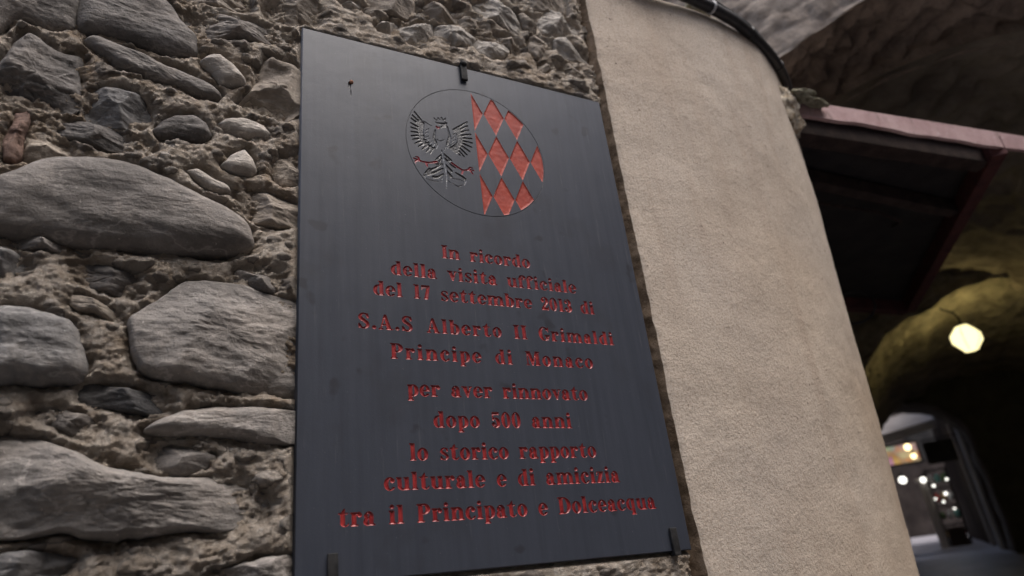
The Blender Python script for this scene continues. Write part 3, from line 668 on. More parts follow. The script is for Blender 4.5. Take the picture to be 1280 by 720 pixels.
class Carved:
    def __init__(s): s.v, s.f, s.n = [], [], 0
    def add(s, vs, z, fs, dx=0, dy=0):
        s.v.append(np.stack([PX0+(vs[:, 0]+dx)/1000, D+z/1000, PZ0+(vs[:, 1]+dy)/1000], 1)); s.f.append(fs+s.n); s.n += len(vs)
    def build(s, name, mat, parent):
        return link_mesh(name, np_mesh(name, np.vstack(s.v), np.vstack(s.f)[:, ::-1]), mat, parent, True)
CHARS = {}
def glyph(ch):
    if ch not in CHARS:
        g_ = GL[ch][0]; L = field_loops(lambda x, y: g_(x, y)-.3, -3, -11, 38, 31, .42, .95)
        CHARS[ch] = (L, carve(L, 2.6, 2.0, 1.15))
    return CHARS[ch]
LINES = [('In ricordo', 258, 444, 541), ('della visita ufficiale', 158.8, 543.1, 495.9), ('del 17 settembre 2013 di', 125.7, 578.1, 453.2),
 ('S.A.S Alberto II Grimaldi', 97.3, 611.6, 389.6), ('Principe di Monaco', 151.5, 553.1, 338.6), ('per aver rinnovato', 177.4, 528.8, 274.8),
 ('dopo 500 anni', 219.5, 484.8, 222.4), ('lo storico rapporto', 175.9, 527.6, 169.2), ('culturale e di amicizia', 132.2, 568.8, 124.2),
 ('tra il Principato e Dolceacqua', 61.7, 638.1, 75)]
SC = .97
for txt, x0, x1, yb in LINES:
    adv = sum(GL[c][1] for c in txt); nsp = txt.count(' '); ng = len(txt)-1
    letters = Carved(); track = ((x1-x0)/SC-adv)/(ng+1.2*nsp)
    x = x0/SC
    for c in txt:
        if c == ' ':
            x += GL[c][1]+2.2*track; continue
        L, (vs, z, fs) = glyph(c)
        vv = vs.copy(); vv[:, 0] += x; vv *= SC; letters.add(vv, z, fs, 0, yb)
        all_loops += [(l+[x, 0])*SC+[0, yb] for l in L]
        x += GL[c][1]+track
    letters.build('text_line', 'red', plaque)

# -- crest: a ring, red lozenges and an eagle
OC, ORAD = np.array([357.5, 803.2]), 155.6
th = np.linspace(0, 2*math.pi, 160, endpoint=False); ring_o = OC+(ORAD+.75)*np.stack([np.cos(th), np.sin(th)], 1); ring_i = OC+(ORAD-.75)*np.stack([np.cos(th), np.sin(th)], 1)
rg = Carved(); rg.add(*carve([ring_o, ring_i], 1.0, 1.3, .9)); rg.build('crest_ring', 'cut', plaque); all_loops += [ring_o, ring_i]
def clip_poly(P, nrm, off):
    out = []
    for a, b in zip(P, np.roll(P, -1, 0)):
        da, db = a@nrm-off, b@nrm-off
        if da <= 0: out.append(a)
        if (da < 0) != (db < 0): out.append(a+(b-a)*da/(da-db))
    return np.array(out).reshape(-1, 2)
for r, yc in enumerate((904.5, 800.6, 696.7)):
    for cidx in range(4):
        xc = 354.6+50*cidx; hw, hh = 24.2, 51.2
        P = np.array([(xc, yc+hh), (xc+hw, yc), (xc, yc-hh), (xc-hw, yc)])
        P = clip_poly(P, np.array([-1., 0]), -355.)
        for a in th:
            if len(P) < 3: break
            nn = np.array([math.cos(a), math.sin(a)]); P = clip_poly(P, nn, OC@nn+ORAD-2.2)
        if len(P) < 3: continue
        keep = [i for i in range(len(P)) if np.hypot(*(P[i]-P[i-1])) > .05]; P = P[keep]
        if len(P) < 3 or abs((P[:, 0]*np.roll(P[:, 1], -1)-np.roll(P[:, 0], -1)*P[:, 1]).sum()) < 120: continue
        n = int(np.hypot(*(P-np.roll(P, 1, 0)).T).sum()/2.2); Q = resample(P, n)[0]
        # keep the corners
        for p in P:
            Q[np.argmin(np.hypot(*(Q-p).T))] = p
        lz = Carved(); lz.add(*carve([Q], 1.3, 1.5, 2.4, .30, .12)); lz.build('lozenge', 'lozenge', plaque); all_loops.append(Q)
def strokes(data, w0, w1):
    """union of tapering strokes as one field"""
    segs = []
    for s_ in data:
        p = np.array(s_).reshape(-1, 2); L = np.r_[0, np.cumsum(np.hypot(*np.diff(p, axis=0).T))]; L /= L[-1]
        wd = lambda t: w0+(w1-w0)*t
        segs += [(p[i], p[i+1], wd(L[i]), wd(L[i+1])) for i in range(len(p)-1)]
    def f(x, y):
        r = np.full(np.shape(x), 1e3)
        for a, b, wa, wb in segs:
            e = b-a; t = np.clip(((x-a[0])*e[0]+(y-a[1])*e[1])/(e@e+1e-9), 0, 1)
            r = np.minimum(r, np.hypot(x-a[0]-t*e[0], y-a[1]-t*e[1])-(wa+(wb-wa)*t)/2)
        return r
    return f
f_red = strokes(EAGLE_RED, 5.0, 3.2); f_lt0 = strokes(EAGLE_LIGHT, 3.0, 2.2); f_cr = U(strokes([sum(EAGLE_CROWN, ())], 2.2, 2.2), poly(*[(x, y) for x, y in [EAGLE_CROWN[8], EAGLE_CROWN[9], EAGLE_CROWN[10], EAGLE_CROWN[11]]])) if isinstance(EAGLE_CROWN[0], tuple) else None
f_dk0 = U(strokes(EAGLE_DARK, 3.8, 7.8), f_cr)
f_lt = lambda x, y: np.maximum(f_lt0(x, y), -(f_red(x, y)-.8))
f_dk = lambda x, y: np.maximum.reduce([f_dk0(x, y), -(f_red(x, y)-.8), -(f_lt(x, y)-.7)])
eagle = None
for nm, f, mt in (('eagle', f_dk, 'blackpaint'), ('eagle_highlights', f_lt, 'worn'), ('eagle_legs', f_red, 'claw')):
    cv = Carved()
    for_loops = [L for L in field_loops(I(f, lf(352.4), disc(OC[0], OC[1], 152.)), 198, 640, 360, 965, .5, 1.0) if abs((L[:, 0]*np.roll(L[:, 1], -1)-np.roll(L[:, 0], -1)*L[:, 1]).sum()) > 2.5]
    all_loops += for_loops
    if nm == 'eagle_legs':
        for L in for_loops:
            cv = Carved(); cv.add(*carve([L], 1.5, 1.7, 1.2)); o = cv.build('eagle_beak' if L[:, 1].mean() > 800 else 'eagle_leg', mt, eagle)
        continue
    cv.add(*carve(for_loops, 1.5, 1.7, 1.2)); o = cv.build(nm, mt, plaque)
    if eagle is None: eagle = o
    else:
        o.parent = eagle; o.matrix_parent_inverse = Matrix.Identity(4)
# -- a chipped notch with rust at its head
ch = field_loops(U(ell(91.5, 902, 3.2, 10), ell(95, 910, 3.2, 4.2), ell(94, 884, 1.1, 9)), 80, 875, 105, 920, .5, 1.)
cv = Carved(); cv.add(*carve(ch, 1.5, 2.2, 1.)); chip = cv.build('chip', 'blackpaint', plaque); all_loops += ch
MB().ball(wpt(95.5, 911, .4), .0042, (1, .7, 1.3), 2, .3).build('rust_scab', 'rust', chip, True)
# -- the slab: one face with every cut opened in it, chamfered rim and sides
CH = 1.6
frame = np.array([(CH, CH), (PW*1000-CH, CH), (PW*1000-CH, PH*1000-CH), (CH, PH*1000-CH)])
pts = [Vector(p) for p in frame]; E = [(0, 1), (1, 2), (2, 3), (3, 0)]; o_ = 4
for L in all_loops:
    n = len(L); pts += [Vector(p) for p in L]; E += [(o_+i, o_+(i+1) % n) for i in range(n)]; o_ += n
vs, _, fs, *_r = delaunay_2d_cdt(pts, E, [], 0, 1e-5)
vs = np.array(vs); fs = np.array([f for f in fs if len(f) == 3]); c = vs[fs].mean(1)
hole = np.zeros(len(c), bool)
for L in all_loops:
    lo, hi = L.min(0), L.max(0); k = np.nonzero((c[:, 0] > lo[0]) & (c[:, 0] < hi[0]) & (c[:, 1] > lo[1]) & (c[:, 1] < hi[1]))[0]
    if len(k): hole[k] ^= inside_loops(c[k, 0], c[k, 1], [L])
fs = fs[~hole]
V = np.stack([PX0+vs[:, 0]/1000, np.full(len(vs), D), PZ0+vs[:, 1]/1000], 1)
W, Hh, T = PW*1000, PH*1000, PT*1000
rim = [(CH, CH, 0), (W-CH, CH, 0), (W-CH, Hh-CH, 0), (CH, Hh-CH, 0), (0, 0, CH), (W, 0, CH), (W, Hh, CH), (0, Hh, CH), (0, 0, T), (W, 0, T), (W, Hh, T), (0, Hh, T)]
n0 = len(V); V = np.vstack([V, [wpt(*r) for r in rim]]); F = [tuple(f) for f in fs]
for a in (0, 4):
    for k in range(4):
        q = [n0+a+k, n0+a+(k+1) % 4, n0+a+4+(k+1) % 4, n0+a+4+k]; F += [(q[0], q[2], q[1]), (q[0], q[3], q[2])]
F += [(n0+8, n0+9, n0+10), (n0+8, n0+10, n0+11)]
link_mesh('slab', np_mesh('slab', V, F), 'slab', plaque)

# -- iron clips holding it
def clip(x, z, up_, label):
    t = empty('plaque_clip', wpt(x, z, 0), label, 'clip', 'iron clips holding the plaque'); s_ = 1 if up_ else -1
    b = MB(); w_ = .014
    yb, yf = YM+.02, D-.0035
    zc = PZ0+(PH if up_ else 0)+s_*.0045
    b.box((PX0+x/1000, (yb+yf)/2-.002, zc), (w_, yb-yf+.004, .006), None, .0012); b.build('shank', 'iron', t)
    q = MB(); q.box((PX0+x/1000, D-.0042, zc-s_*.021), (w_+.001, .006, .046), None, .0016)
    if up_: q.ball((PX0+x/1000, D-.006, zc+s_*.001), .0082, (1, .8, .9), 3)
    q.build('hook', 'iron', t, True)
    return t
clip(341.8, 0, True, 'black iron clip hooked over the top edge of the dark plaque')
clip(52.3, 0, False, 'black iron clip under the left end of the plaque bottom edge')
clip(661.9, 0, False, 'black iron clip under the right end of the plaque bottom edge')

# ------------------------------------------------------------------ rounded plastered corner
TF, RC = 1.15, 1.24            # start of the bend, its radius
ZTOP = 2.79
plaster = empty('plastered_corner', (TF, D, 0), 'rounded house corner coated in rough beige plaster beside the plaque', 'wall')
def corner(t, o=0.):
    """point of the corner's outline at path length t from x = 0.922, moved o outward"""
    fl = TF-.922; bend = R_(45)
    if t < fl: x, y, a = .922+t, D, 0.
    else:
        a = min((t-fl)/RC, bend); x, y = TF+RC*math.sin(a), D+RC*(1-math.cos(a))
        ex = t-fl-bend*RC
        if ex > 0: x += ex*math.cos(bend); y += ex*math.sin(bend)
    return x+o*math.sin(a), y-o*math.cos(a), a
ts = np.r_[np.arange(0, 1.45, .006), np.arange(1.45, 6.4, .05)]
zs = steps([(0, 1.1, .03), (1.1, ZTOP-.03, .006), (ZTOP-.03, ZTOP, .004)])
base = np.array([corner(t) for t in ts])
T_, Z_ = np.meshgrid(ts, zs, indexing='ij')
ramp_ = np.clip((T_-(TF-.922))/.45, 0, 1)
off = ramp_*(.038+(Z_-2.55)*.05) + .006*fbm(T_*2.2, Z_*2.2, 5.5, 3) + .0025*fbm(T_*11, Z_*11, 2.1, 3) + .0008*fbm(T_*70, Z_*70, 1.1, 2)
edge = np.clip(1-T_/.012, 0, 1); off = off-.003*edge**2 + .003*edge*fbm(Z_*30, Z_*0, 1., 3)
top = np.clip(1-(ZTOP-Z_)/.03, 0, 1); off = off-.008*top**2
a_ = base[:, 2][:, None]
ex = .004*fbm(zs*14, zs*0, 2.2, 4)[None]*np.clip(1-T_/.02, 0, 1)
V = np.stack([base[:, 0][:, None]+off*np.sin(a_)+ex, base[:, 1][:, None]-off*np.cos(a_), Z_], -1)
Vl = V.reshape(-1, 3); nu, nv = len(ts), len(zs); F = grid_faces(nu, nv)
# return of the left edge, back to the rubble
L0 = V[0]; ret = np.stack([L0+np.array([-.002-.004*k, .012*k, 0])+np.stack([.003*fbm(zs*25, zs*0+k*3., 1.)*1., 0*zs, 0*zs], 1) for k in range(0, 6)], 0)
ret[0] = L0
F2 = grid_faces(6, nv, True)+len(Vl)
# cap: back from the top edge
cap = np.stack([V[:, -1], V[:, -1]+np.stack([-.35*np.sin(base[:, 2]), .35*np.cos(base[:, 2]), np.full(nu, .03)], 1)], 1)
F3 = grid_faces(nu, 2)+len(Vl)+ret.size//3
me = np_mesh('broken_edge', ret.reshape(-1, 3), grid_faces(6, nv, True)); link_mesh('broken_edge', me, 'soil', plaster, True)
F3 = grid_faces(nu, 2)+len(Vl)
me = np_mesh('plaster_coat', np.vstack([Vl, cap.reshape(-1, 3)]), np.vstack([F, F3]))
link_mesh('plaster_coat', me, 'plaster', plaster, True)
# weathered lumps where the canopy meets the corner
b = MB(); p = corner(.86, .022); b.ball((p[0], p[1], 2.665), .062, (1.0, .7, 1.1), 5, .5, 3); b.ball((p[0]+.05, p[1]+.02, 2.61), .045, (1, .8, 1), 5, .5, 5)
b.build('loose_render', 'crust', plaster, True)
b = MB(); q = corner(1.0, .04)
b.ball((1.84, 1.165, 2.69), .036, (1.5, .8, .5), 5, .55, 8); b.ball((1.90, 1.16, 2.675), .026, (2.0, .8, .35), 5, .55, 2)
b.build('mossy_coping', 'moss', plaster, True)
b = MB()
for t, r in ((.42, .018), (.45, .012), (.47, .016), (.52, .010)):
    p = corner(t, -.005); b.ball((p[0], p[1], ZTOP+.03), r*1.3, (1.2, 1, .8), 3, .4, t*9)
b.build('moss_cushion', 'moss', plaster, True)

# -- black cable clipped along the top edge
cable = empty('black_cable', (TF, D, ZTOP), 'thick black cable clipped along the top edge of the plastered corner', 'cable')
pts = []
for t in np.arange(-.25, 1.62, .03):
    p = corner(max(t, .0), .012+.004*math.sin(t*9)+.042*min(1, max(0, (t-.15)/.4))); x = p[0]+min(t, 0)
    z = ZTOP+.004+.006*math.sin(t*6.1)-.10*max(0, t-.8)**1.5
    pts.append((x, p[1], z))
MB().tube(pts, .018, 14).build('sheath', 'cable', cable, True)
pts2 = [(x, y-.006, z+.023+.004*math.sin(i*.9)) for i, (x, y, z) in enumerate(pts)]
MB().tube(pts2, .007, 8).build('thin_wire', 'cable', cable, True)
for k in (9, 16, 23, 29, 36):
    a, bb = Vector(pts[k]), Vector(pts[k+1]); MB().tube([a, a+(bb-a)*.25], .0205, 16).build('cable_tie', 'zinc' if k in (9, 23) else 'cable', cable, True)

# ------------------------------------------------------------------ canopy
canopy = empty('door_canopy', (2.3, 1.3, 2.63), 'small dark canopy with pink painted front board projecting from the rounded corner', 'canopy')
ZC = 2.63
NL, NR, FR, FL = Vector((1.80, 1.225, ZC)), Vector((2.86, 1.115, ZC)), Vector((4.10, 2.40, ZC)), Vector((3.15, 2.48, ZC))
b = MB(); n = 40
A0 = Vector((1.835, 1.19, ZC+.005)); A1 = Vector((3.2, 1.02, ZC+.008)); dd = (A1-A0).normalized(); nn = Vector((dd.y, -dd.x, 0))
top_, bot = [], []
for i in range(n+1):
    p = A0+(A1-A0)*i/n; wv = .003*math.sin(i*.55)+.002*math.sin(i*1.3+1)
    wv += .010/(1+math.exp(-(i-13)*1.2))
    top_.append(p+Vector((0, 0, .062+.004*i/n))); bot.append(p+Vector((0, 0, .0-wv*.8)))
prof = bot+top_[::-1]
A = [b.bm.verts.new(v) for v in prof]; B = [b.bm.verts.new(v-nn*.016) for v in prof]; k = len(prof)
for i in range(n):
    b.bm.faces.new((A[i], A[i+1], A[k-2-i], A[k-1-i])); b.bm.faces.new((B[i+1], B[i], B[k-1-i], B[k-2-i]))
for i in range(k): b.bm.faces.new((A[i], A[(i+1) % k], B[(i+1) % k], B[i]))
b.build('fascia', 'pink', canopy)
b = MB(); b.prism([(v.x, v.y) for v in (NL, NR, FR, FL, Vector((2.3, 1.72, 0)))], lambda x, y: (x, y, ZC+.060), lambda x, y: (x, y, ZC+.082)); b.build('roof_sheet', 'sheet', canopy)
MB().beam(NL+Vector((.05, .06, .02)), NR+Vector((-.02, .06, .02)), .07, .075).build('front_beam', 'darkwood', canopy)
MB().beam(NR+Vector((-.07, -.03, .012)), FR+Vector((-.03, -.02, .02)), .055, .08).build('side_beam', 'redwood', canopy)
MB().beam(FL+Vector((-.6, .04, .015)), FR+Vector((-.04, .0, .015)), .06, .07).build('rear_beam', 'redwood', canopy)
MB().beam((1.95, 1.5, ZC+.02), (3.12, 1.48, ZC+.02), .05, .06).build('cross_batten', 'darkwood', canopy)
pts = [Vector((2.15, 1.62, ZC+.03)), Vector((2.4, 1.60, ZC+.0)), Vector((2.75, 1.58, ZC+.0)), Vector((2.95, 1.62, ZC+.01)), Vector((3.02, 1.70, ZC+.04))]
MB().tube(pts, .008, 8).build('conduit', 'darkwood', canopy, True)
SA36, CA36 = math.sin(R_(36)), math.cos(R_(36))
lp = [(3.22+.10*math.cos(a)*SA36, 2.16-.10*math.cos(a)*CA36, 2.47+.085*math.sin(a)) for a in np.linspace(0, 2*math.pi, 40)]
tag(MB().tube(lp, .006, 8, False).build('cable_loop', 'cable'), 'coil of black cable hanging below the far edge of the dark canopy', 'cable')

# ------------------------------------------------------------------ the vaulted passage: a along, l to the right, z up
PHI = R_(36); CA, SA = math.cos(PHI), math.sin(PHI)
def P3(a, l, z): return Vector((a*CA+l*SA, a*SA-l*CA, z))
def street_z(a): return 0 if a < 1.6 else (.124*(a-1.6) if a < 11 else 1.166+.060*(a-11))
aa = np.arange(1.4, 30, .4); ll = np.linspace(-1.2, 3.2, 12)
V = np.array([P3(a, l, street_z(a)+.006+.01*perlin(a*1.3, l*2., 0.)) for a in aa for l in ll])
link_mesh('street', np_mesh('street', V, grid_faces(len(aa), len(ll))), 'paving', None, True)['kind'] = 'structure'
def sheet(name, mat, parent, f, us, vs_, bump_=0., bs=4., fade=0):
    """a curved sheet f(u, v) -> point, roughened along its normal"""
    G = np.array([[f(u, v) for v in vs_] for u in us], float)
    du = np.gradient(G, axis=0); dv = np.gradient(G, axis=1); nr = np.cross(du, dv); nr /= np.linalg.norm(nr, axis=2)[..., None]+1e-9
    if bump_:
        p = G; al_ = p[..., 0]*CA+p[..., 1]*SA; la_ = p[..., 0]*SA-p[..., 1]*CA; h = fbm(la_*bs, p[..., 2]*bs, al_*bs, 4)
        w1, w2, cc = worley((la_+al_*.8)*bs*.6+.4*h, (p[..., 2]+al_*.3)*bs+.4*h, 3)
        h = h*.7+(np.clip(w2-w1, 0, .35)*2)*(.5+cc)
        if fade: h = h*np.clip(np.arange(G.shape[1])/fade, 0, 1)[None]
        G = G+nr*(bump_*h)[..., None]
    return link_mesh(name, np_mesh(name, G.reshape(-1, 3), grid_faces(len(us), len(vs_))), mat, parent, True)
def vault_line(lc, hw, zs_, rise, k=40, foot=None):
    """cross-section from the left foot over the crown to the right foot"""
    L = []
    if foot is not None: L += [(lc-hw, z) for z in np.linspace(foot, zs_, 14, endpoint=False)]
    L += [(lc-hw*math.cos(t), zs_+rise*math.sin(t)) for t in np.linspace(0, math.pi, k)]
    if foot is not None: L += [(lc+hw, z) for z in np.linspace(zs_, foot, 15)[1:]]
    return L
def face_ring(L, a, l0, l1, ztop):
    """wall face round an opening whose edge is L"""
    def f(u, v):
        l, z = L[int(u)]; le = min(max(l, l0), l1)
        # target on the outer frame
        if int(u) == 0: tx, tz = l0, z
        fr = u/(len(L)-1)
        cx = (L[0][0]+L[-1][0])/2
        ang = math.atan2(z-L[0][1], l-cx)
        big = 20.
        tx, tz = cx+big*math.cos(ang), L[0][1]+big*math.sin(ang)
        s = min([1.]+([(l0-l)/(tx-l)] if tx < l0 else [])+([(l1-l)/(tx-l)] if tx > l1 else [])+([(ztop-z)/(tz-z)] if tz > ztop else []))
        e = v*v
        return P3(a, l+(tx-l)*s*e, z+(tz-z)*s*e)
    return f
arch1 = empty('stone_archway', P3(3, .8, 0), 'rough stone arch spanning the alley above the canopy', 'archway')
L1 = vault_line(.8, 1.25, 2.7, .91, 200, 0.); L1 = [(l+.03*float(fbm(l*3+z, z*3, 1., 3)), z+.03*float(fbm(l*3, z*3-l, 5., 3))) for l, z in L1]
sheet('arch_soffit', 'vaultstone', arch1, lambda u, v: P3(3.0+v, *L1[int(u)]), range(len(L1)), np.linspace(0, .66, 40), .055, 7, 6)
sheet('arch_face', 'archstone', arch1, face_ring(L1, 3.0, -3.2, 5.0, 5.2), range(len(L1)), np.linspace(0, 1, 150), .013, 8, 6)
vault = empty('vaulted_passage', P3(5, .8, 0), 'dark plastered barrel vault running back under the house behind the stone arch', 'vault')
L2 = vault_line(.8, 1.20, 2.68, .85, 200, 0.); L2o = vault_line(.8, 1.6, 2.7, 1.3, 200, 0.)
sheet('vault_lining', 'soot', vault, lambda u, v: P3(3.50+v, *L2[int(u)]), range(len(L2)), np.linspace(0, 3.8, 120), .05, 5, 5)
sheet('vault_lip', 'vaultstone', vault, lambda u, v: P3(3.58, L2o[int(u)][0]*(1-v)+L2[int(u)][0]*v, L2o[int(u)][1]*(1-v)+L2[int(u)][1]*v), range(len(L1)), np.linspace(0, 1, 8))
b = MB(); b.prism([(-3., 3.95), (4.9, 3.95), (4.9, 7.), (-3., 7.)], lambda l, z: P3(3.08, l, z), lambda l, z: P3(11.75, l, z)); b.build('sky_block_storey', 'facade', vault)  # unseen box added above the vault to block sky through its gaps
arch2 = empty('inner_archway', P3(7, 1.3, 0), 'lower inner arch of yellow lit rubble above the glowing lantern', 'archway')
L3 = vault_line(1.42, 1.42, 2.35, 1.03, 130, .3); L3 = [(l+.06*float(fbm(l*3+z, z*3, 1., 3)), z+.06*float(fbm(l*3, z*3-l, 5., 3))) for l, z in L3]
sheet('arch_face', 'ochre', arch2, face_ring(L3, 7.0, -3, 5, 4.5), range(len(L3)), np.linspace(0, 1, 110), .05, 7, 4)
sheet('arch_soffit', 'ochre', arch2, lambda u, v: P3(7.0+v, *L3[int(u)]), range(len(L3)), np.linspace(0, 2.3, 90), .055, 8, 4)
tunnel = empty('tunnel', P3(9, 1.3, 0), 'black soot stained tunnel behind the lantern ending in a small bright opening', 'tunnel')
L4 = vault_line(1.42, 1.75, 2.5, 1.1, 40, .3)
sheet('tunnel_lining', 'soot', tunnel, lambda u, v: P3(9.25+v, *L3[int(u)]), range(len(L3)), np.linspace(0, 1.85, 40), .03, 5)
L5 = vault_line(.50, .76, 2.55, .66, 60, .6); L5 = [(l+.05*float(fbm(l*2+z, z*2.3, 1., 4)), z+.05*float(fbm(l*3, z*3-l, 5., 3))) for l, z in L5]
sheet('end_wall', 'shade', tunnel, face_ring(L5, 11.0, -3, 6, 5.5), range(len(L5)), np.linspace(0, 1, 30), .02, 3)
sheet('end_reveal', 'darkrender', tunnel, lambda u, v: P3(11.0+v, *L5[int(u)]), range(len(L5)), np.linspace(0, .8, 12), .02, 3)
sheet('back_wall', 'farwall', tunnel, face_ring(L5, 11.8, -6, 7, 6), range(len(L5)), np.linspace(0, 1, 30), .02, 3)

# -- lantern
LA, LL, LZ = 7.35, 1.08, 3.02
lamp = empty('wall_lantern', P3(LA, LL, LZ), 'glowing yellow faceted lantern hanging on a curved arm under the inner arch', 'lantern')
def hexa(r, z): return [P3(LA+r*math.cos(k*math.pi/3+.3), LL+r*math.sin(k*math.pi/3+.3), z) for k in range(6)]
b = MB(); rings = [hexa(.055, LZ+.12), hexa(.132, LZ+.034), hexa(.132, LZ-.034), hexa(.06, LZ-.12)]
VV = [[b.bm.verts.new(p) for p in r] for r in rings]
for A, B in zip(VV, VV[1:]):
    for k in range(6): b.bm.faces.new((A[k], A[(k+1) % 6], B[(k+1) % 6], B[k]))
b.bm.faces.new(VV[0]); b.bm.faces.new(VV[-1][::-1]); b.build('glass', 'lampglass', lamp)
b = MB()
for k in range(6): b.tube([r[k] for r in rings], .0025, 6)
b.build('cage', 'iron', lamp)
b = MB(); c0 = P3(LA, LL, LZ+.12)
b.tube([c0+Vector((0, 0, -.005)), c0+Vector((0, 0, .03))], [.062, .02], 12)
b.tube([c0+Vector((0, 0, .02)), P3(LA, LL, LZ+.20), P3(LA+.02, LL-.02, LZ+.26), P3(LA+.03, LL-.05, LZ+.29), P3(LA+.05, LL-.10, LZ+.33), P3(LA+.05, LL-.12, LZ+.42)], .010, 8)
b.build('arm', 'iron', lamp, True)
pl_ = bpy.data.lights.new('lantern_light', 'POINT'); pl_.energy = 20; pl_.color = (1, .80, .33); pl_.shadow_soft_size = .14
po = bpy.data.objects.new('lantern_light', pl_); COL.objects.link(po); po.location = P3(LA, LL, LZ); po.parent = lamp; po.matrix_parent_inverse = Matrix.Translation(-lamp.location)
bpy.data.objects['glass'].visible_shadow = True

# -- the alley beyond: two house fronts, a shop and its wares
def door_house(name, l, a0, a1, side, mat, label, h=6.):
    t = empty(name, P3((a0+a1)/2, l, street_z(a0)), label, 'house')
    b = MB(); th_ = .5*side
    for (u0, u1, z0, z1) in ((a0, a1, 3.2, h), (a0, a0+.35, 0, 3.2), (a0+1.25, a1, 0, 3.2)):
        poly_ = [(u0, z0), (u1, z0), (u1, z1), (u0, z1)]
        b.prism(poly_, lambda u, z: P3(u, l, z), lambda u, z: P3(u, l+th_, z))
    b.build('front_wall', mat, t)
    b = MB(); b.prism([(a0+.30, .5), (a0+1.3, .5), (a0+1.3, 3.25), (a0+.3, 3.25)], lambda u, z: P3(u, l+.16*side, z), lambda u, z: P3(u, l+.24*side, z)); b.build('door', 'darkwood', t)
    b = MB()
    for (u0, u1, z0, z1) in ((a0+.28, a0+.40, .6, 3.3), (a0+1.2, a0+1.32, .6, 3.3), (a0+.28, a0+1.32, 3.15, 3.3)):
        b.prism([(u0, z0), (u1, z0), (u1, z1), (u0, z1)], lambda u, z: P3(u, l-.03*side, z), lambda u, z: P3(u, l+.1*side, z))
    b.build('door_surround', 'palewall', t)
    return t
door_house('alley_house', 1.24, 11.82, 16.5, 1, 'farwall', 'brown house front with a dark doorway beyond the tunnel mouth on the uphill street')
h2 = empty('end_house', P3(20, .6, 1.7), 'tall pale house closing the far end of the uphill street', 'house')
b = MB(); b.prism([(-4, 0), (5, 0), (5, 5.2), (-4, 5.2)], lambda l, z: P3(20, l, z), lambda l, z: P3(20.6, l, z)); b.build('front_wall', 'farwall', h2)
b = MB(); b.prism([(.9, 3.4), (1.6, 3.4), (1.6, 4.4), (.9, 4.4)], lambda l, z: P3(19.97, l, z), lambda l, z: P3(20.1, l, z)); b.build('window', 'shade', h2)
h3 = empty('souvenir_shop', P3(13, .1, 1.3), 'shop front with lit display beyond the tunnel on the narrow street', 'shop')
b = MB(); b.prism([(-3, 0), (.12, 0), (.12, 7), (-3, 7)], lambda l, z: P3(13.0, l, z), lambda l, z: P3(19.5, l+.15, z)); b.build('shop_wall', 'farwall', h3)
m = N('lit_sign', .5, .3)
vv = m.voro(7.5); m.color((.4, .3, .2)); m.b.inputs['Emission Strength'].default_value = .22
m.link(m.mix(.35, m.ramp(vv.outputs['Distance'], (.1, (1., .62, .22)), (.6, (.55, .22, .10))), vv.outputs['Color']), m.b.inputs['Emission Color']); M['lit_sign'] = m.m
sg = empty('shop_sign', P3(14, .5, 2.93), 'lit multicoloured shop sign glowing orange above the wares beyond the tunnel', 'sign')
b = MB(); b.prism([(.2, 2.76), (.74, 2.76), (.74, 3.06), (.2, 3.06)], lambda l, z: P3(14.0, l, z), lambda l, z: P3(14.08, l, z)); b.build('panel', 'lit_sign', sg)
b = MB(); b.prism([(.17, 2.73), (.77, 2.73), (.77, 2.755), (.17, 2.755)], lambda l, z: P3(13.98, l, z), lambda l, z: P3(14.1, l, z)); b.prism([(.17, 3.065), (.77, 3.065), (.77, 3.09), (.17, 3.09)], lambda l, z: P3(13.98, l, z), lambda l, z: P3(14.1, l, z)); b.prism([(.17, 2.73), (.198, 2.73), (.198, 3.09), (.17, 3.09)], lambda l, z: P3(13.981, l, z), lambda l, z: P3(14.099, l, z)); b.prism([(.742, 2.73), (.77, 2.73), (.77, 3.09), (.742, 3.09)], lambda l, z: P3(13.981, l, z), lambda l, z: P3(14.099, l, z)); b.build('frame', 'iron', sg)
def bulb(a, l, z, r, mt, label, grp):
    t = empty('light_bulb', P3(a, l, z), label, 'light', grp)
    MB().ball(P3(a, l, z), r, (1, 1, 1), 3).build('globe', mt, t, True)
    MB().tube([P3(a, l, z+r*.9), P3(a, l, z+r+.05)], r*.5, 8).build('cap', 'iron', t, True)
bulb(13.8, .60, 2.98, .055, 'bulb_warm', 'upper of two warm bulbs burning in front of the lit shop sign', 'warm bulbs at the shop sign')
bulb(13.8, .645, 2.82, .045, 'bulb_warm', 'lower of two warm bulbs burning in front of the lit shop sign', 'warm bulbs at the shop sign')
bulb(14.0, .37, 2.49, .06, 'bulb_cool', 'larger white bulb under the shop sign close to the plastered corner', 'white bulbs over the shop wares')
bulb(14.0, .67, 2.44, .045, 'bulb_cool', 'smaller white bulb under the shop sign above the hanging wares', 'white bulbs over the shop wares')
aw = empty('shop_awning', P3(12.6, .6, 3.1), 'pale cloth awning sloping over the shop beyond the tunnel above the lit sign', 'awning')
b = MB(); b.prism([(.02, 0), (1.02, 0), (1.02, 1), (.02, 1)], lambda l, v: P3(12.5+.75*v, l, 3.02+.12*l+.34*v), lambda l, v: P3(12.5+.75*v, l, 3.035+.12*l+.34*v)); b.build('cloth', 'palewall', aw)
b = MB(); b.prism([(.02, 0), (1.02, 0), (1.02, 1), (.02, 1)], lambda l, v: P3(12.495, l, 2.90+.12*l+.115*v), lambda l, v: P3(12.485, l, 2.90+.12*l+.115*v)); b.build('valance', 'palewall', aw)
b = MB(); b.tube([P3(12.5, 1.0, 3.13), P3(13.2, 1.1, 3.0)], .014, 8); b.build('strut', 'iron', aw)
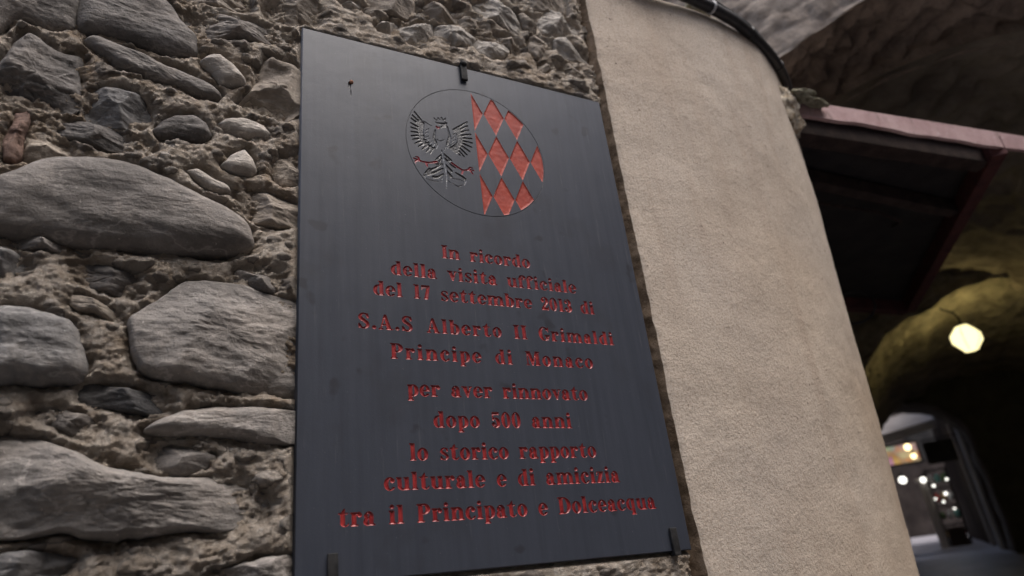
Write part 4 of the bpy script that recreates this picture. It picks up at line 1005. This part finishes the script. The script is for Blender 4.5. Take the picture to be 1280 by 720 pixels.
hs = empty('hanging_sign', P3(12.9, .98, 2.75), 'dark blank board sign sticking out from the brown house wall beyond the tunnel', 'sign')
MB().box(P3(12.9, .98, 2.72), (.05, .42, .34), Matrix.Rotation(R_(36), 3, 'Z'), .006).build('board', 'shade', hs)
MB().tube([P3(12.9, 1.26, 2.93), P3(12.9, .76, 2.93)], .012, 8).build('bracket', 'iron', hs)
for l, z, r in ((.80, 2.33, .022), (.93, 2.18, .026), (.86, 2.06, .018), (1.02, 2.40, .020), (.76, 2.12, .016), (.98, 1.93, .016)):
    bulb(14.12, l, z, r, 'bulb_cool', 'tiny white fairy light glinting among the bags on the shop rack', 'fairy lights among the hanging bags')
pst = empty('display_post', P3(14, .62, 1.35), 'pale upright post standing before the hanging shop wares', 'post')
MB().beam(P3(14.1, .66, 1.35), P3(14.1, .66, 2.42), .09, .10, .01, (1, 0, 0)).build('shaft', 'palewall', pst)
MB().box(P3(14.1, .66, 2.45), (.16, .16, .05), None, .008).build('cap', 'palewall', pst)
rk = empty('wares_rack', P3(14.3, .85, 1.5), 'tall dark rack hung with small shop wares beside the pale post', 'rack')
b = MB()
for l in (.74, 1.06): b.tube([P3(14.3, l, 1.25), P3(14.3, l, 2.62)], .018, 8)
for z in (1.7, 2.0, 2.3, 2.6): b.tube([P3(14.3, .74, z), P3(14.3, 1.06, z)], .012, 8)
b.build('frame', 'iron', rk)
MB().box(P3(14.34, .90, 1.42), (.26, .34, .46), Matrix.Rotation(-R_(54), 3, 'Z'), .01).build('base_board', 'darkwood', rk)
cols = {'ware_white': (.65, .66, .68), 'ware_teal': (.16, .38, .36), 'ware_red': (.45, .07, .06), 'ware_tan': (.42, .30, .16), 'ware_green': (.10, .17, .07)}
for k_, c_ in cols.items(): plain(k_, tuple(v*.8 for v in c_), c_, .6, .4, 30, .002)
desc = {'ware_white': 'white', 'ware_teal': 'teal', 'ware_red': 'red', 'ware_tan': 'tan', 'ware_green': 'dark green'}
rnd = random.Random(11); seen = {}
for zi, z in enumerate((2.6, 2.3, 2.0, 1.7)):
    for li in range(3):
        k_ = ['ware_white', 'ware_teal', 'ware_green', 'ware_red', 'ware_tan', 'ware_white', 'ware_green', 'ware_white', 'ware_teal', 'ware_tan', 'ware_green', 'ware_red'][zi*3+li]; l = .79+.105*li
        row = ('top', 'second', 'third', 'lowest')[zi]; pos = ('nearest the pale post', 'in the middle', 'nearest the brown house')[li]
        t = empty('hanging_bag', P3(14.26, l, z), '%s bag hanging on the %s rail of the shop rack, %s' % (desc[k_], row, pos), 'bag', 'bags hanging on the shop rack')
        s_ = rnd.uniform(.85, 1.15)
        MB().ball(P3(14.24, l, z-.15), .055*s_, (.8, .8, 1.25), 3, .35, zi*3+li).build('pouch', k_, t, True)
        b = MB(); b.tube([P3(14.24, l-.02, z-.08), P3(14.26, l-.012, z-.02), P3(14.28, l, z+.012), P3(14.26, l+.012, z-.02), P3(14.24, l+.02, z-.08)], .005, 6); b.build('strap', 'iron', t)

# ------------------------------------------------------------------ unseen house added across the alley to shape light and reflections
opp = empty('unseen_opposite_house', (0, -1.75, 0), 'unseen plastered house front added across the narrow alley to shape the light', 'house')
b = MB(); b.box((-1, -2.05, 2.45), (13, .6, 4.9)); b.build('front_wall', 'facade', opp)
for x in (-3.4, -.4, 2.6):
    f_ = MB().box((x, -1.735, 3.6), (1.0, .05, 1.5), None, .004).build('window', 'palewall', opp)
    MB().box((x, -1.708, 3.6), (.84, .012, 1.34)).build('pane', 'shade', f_)
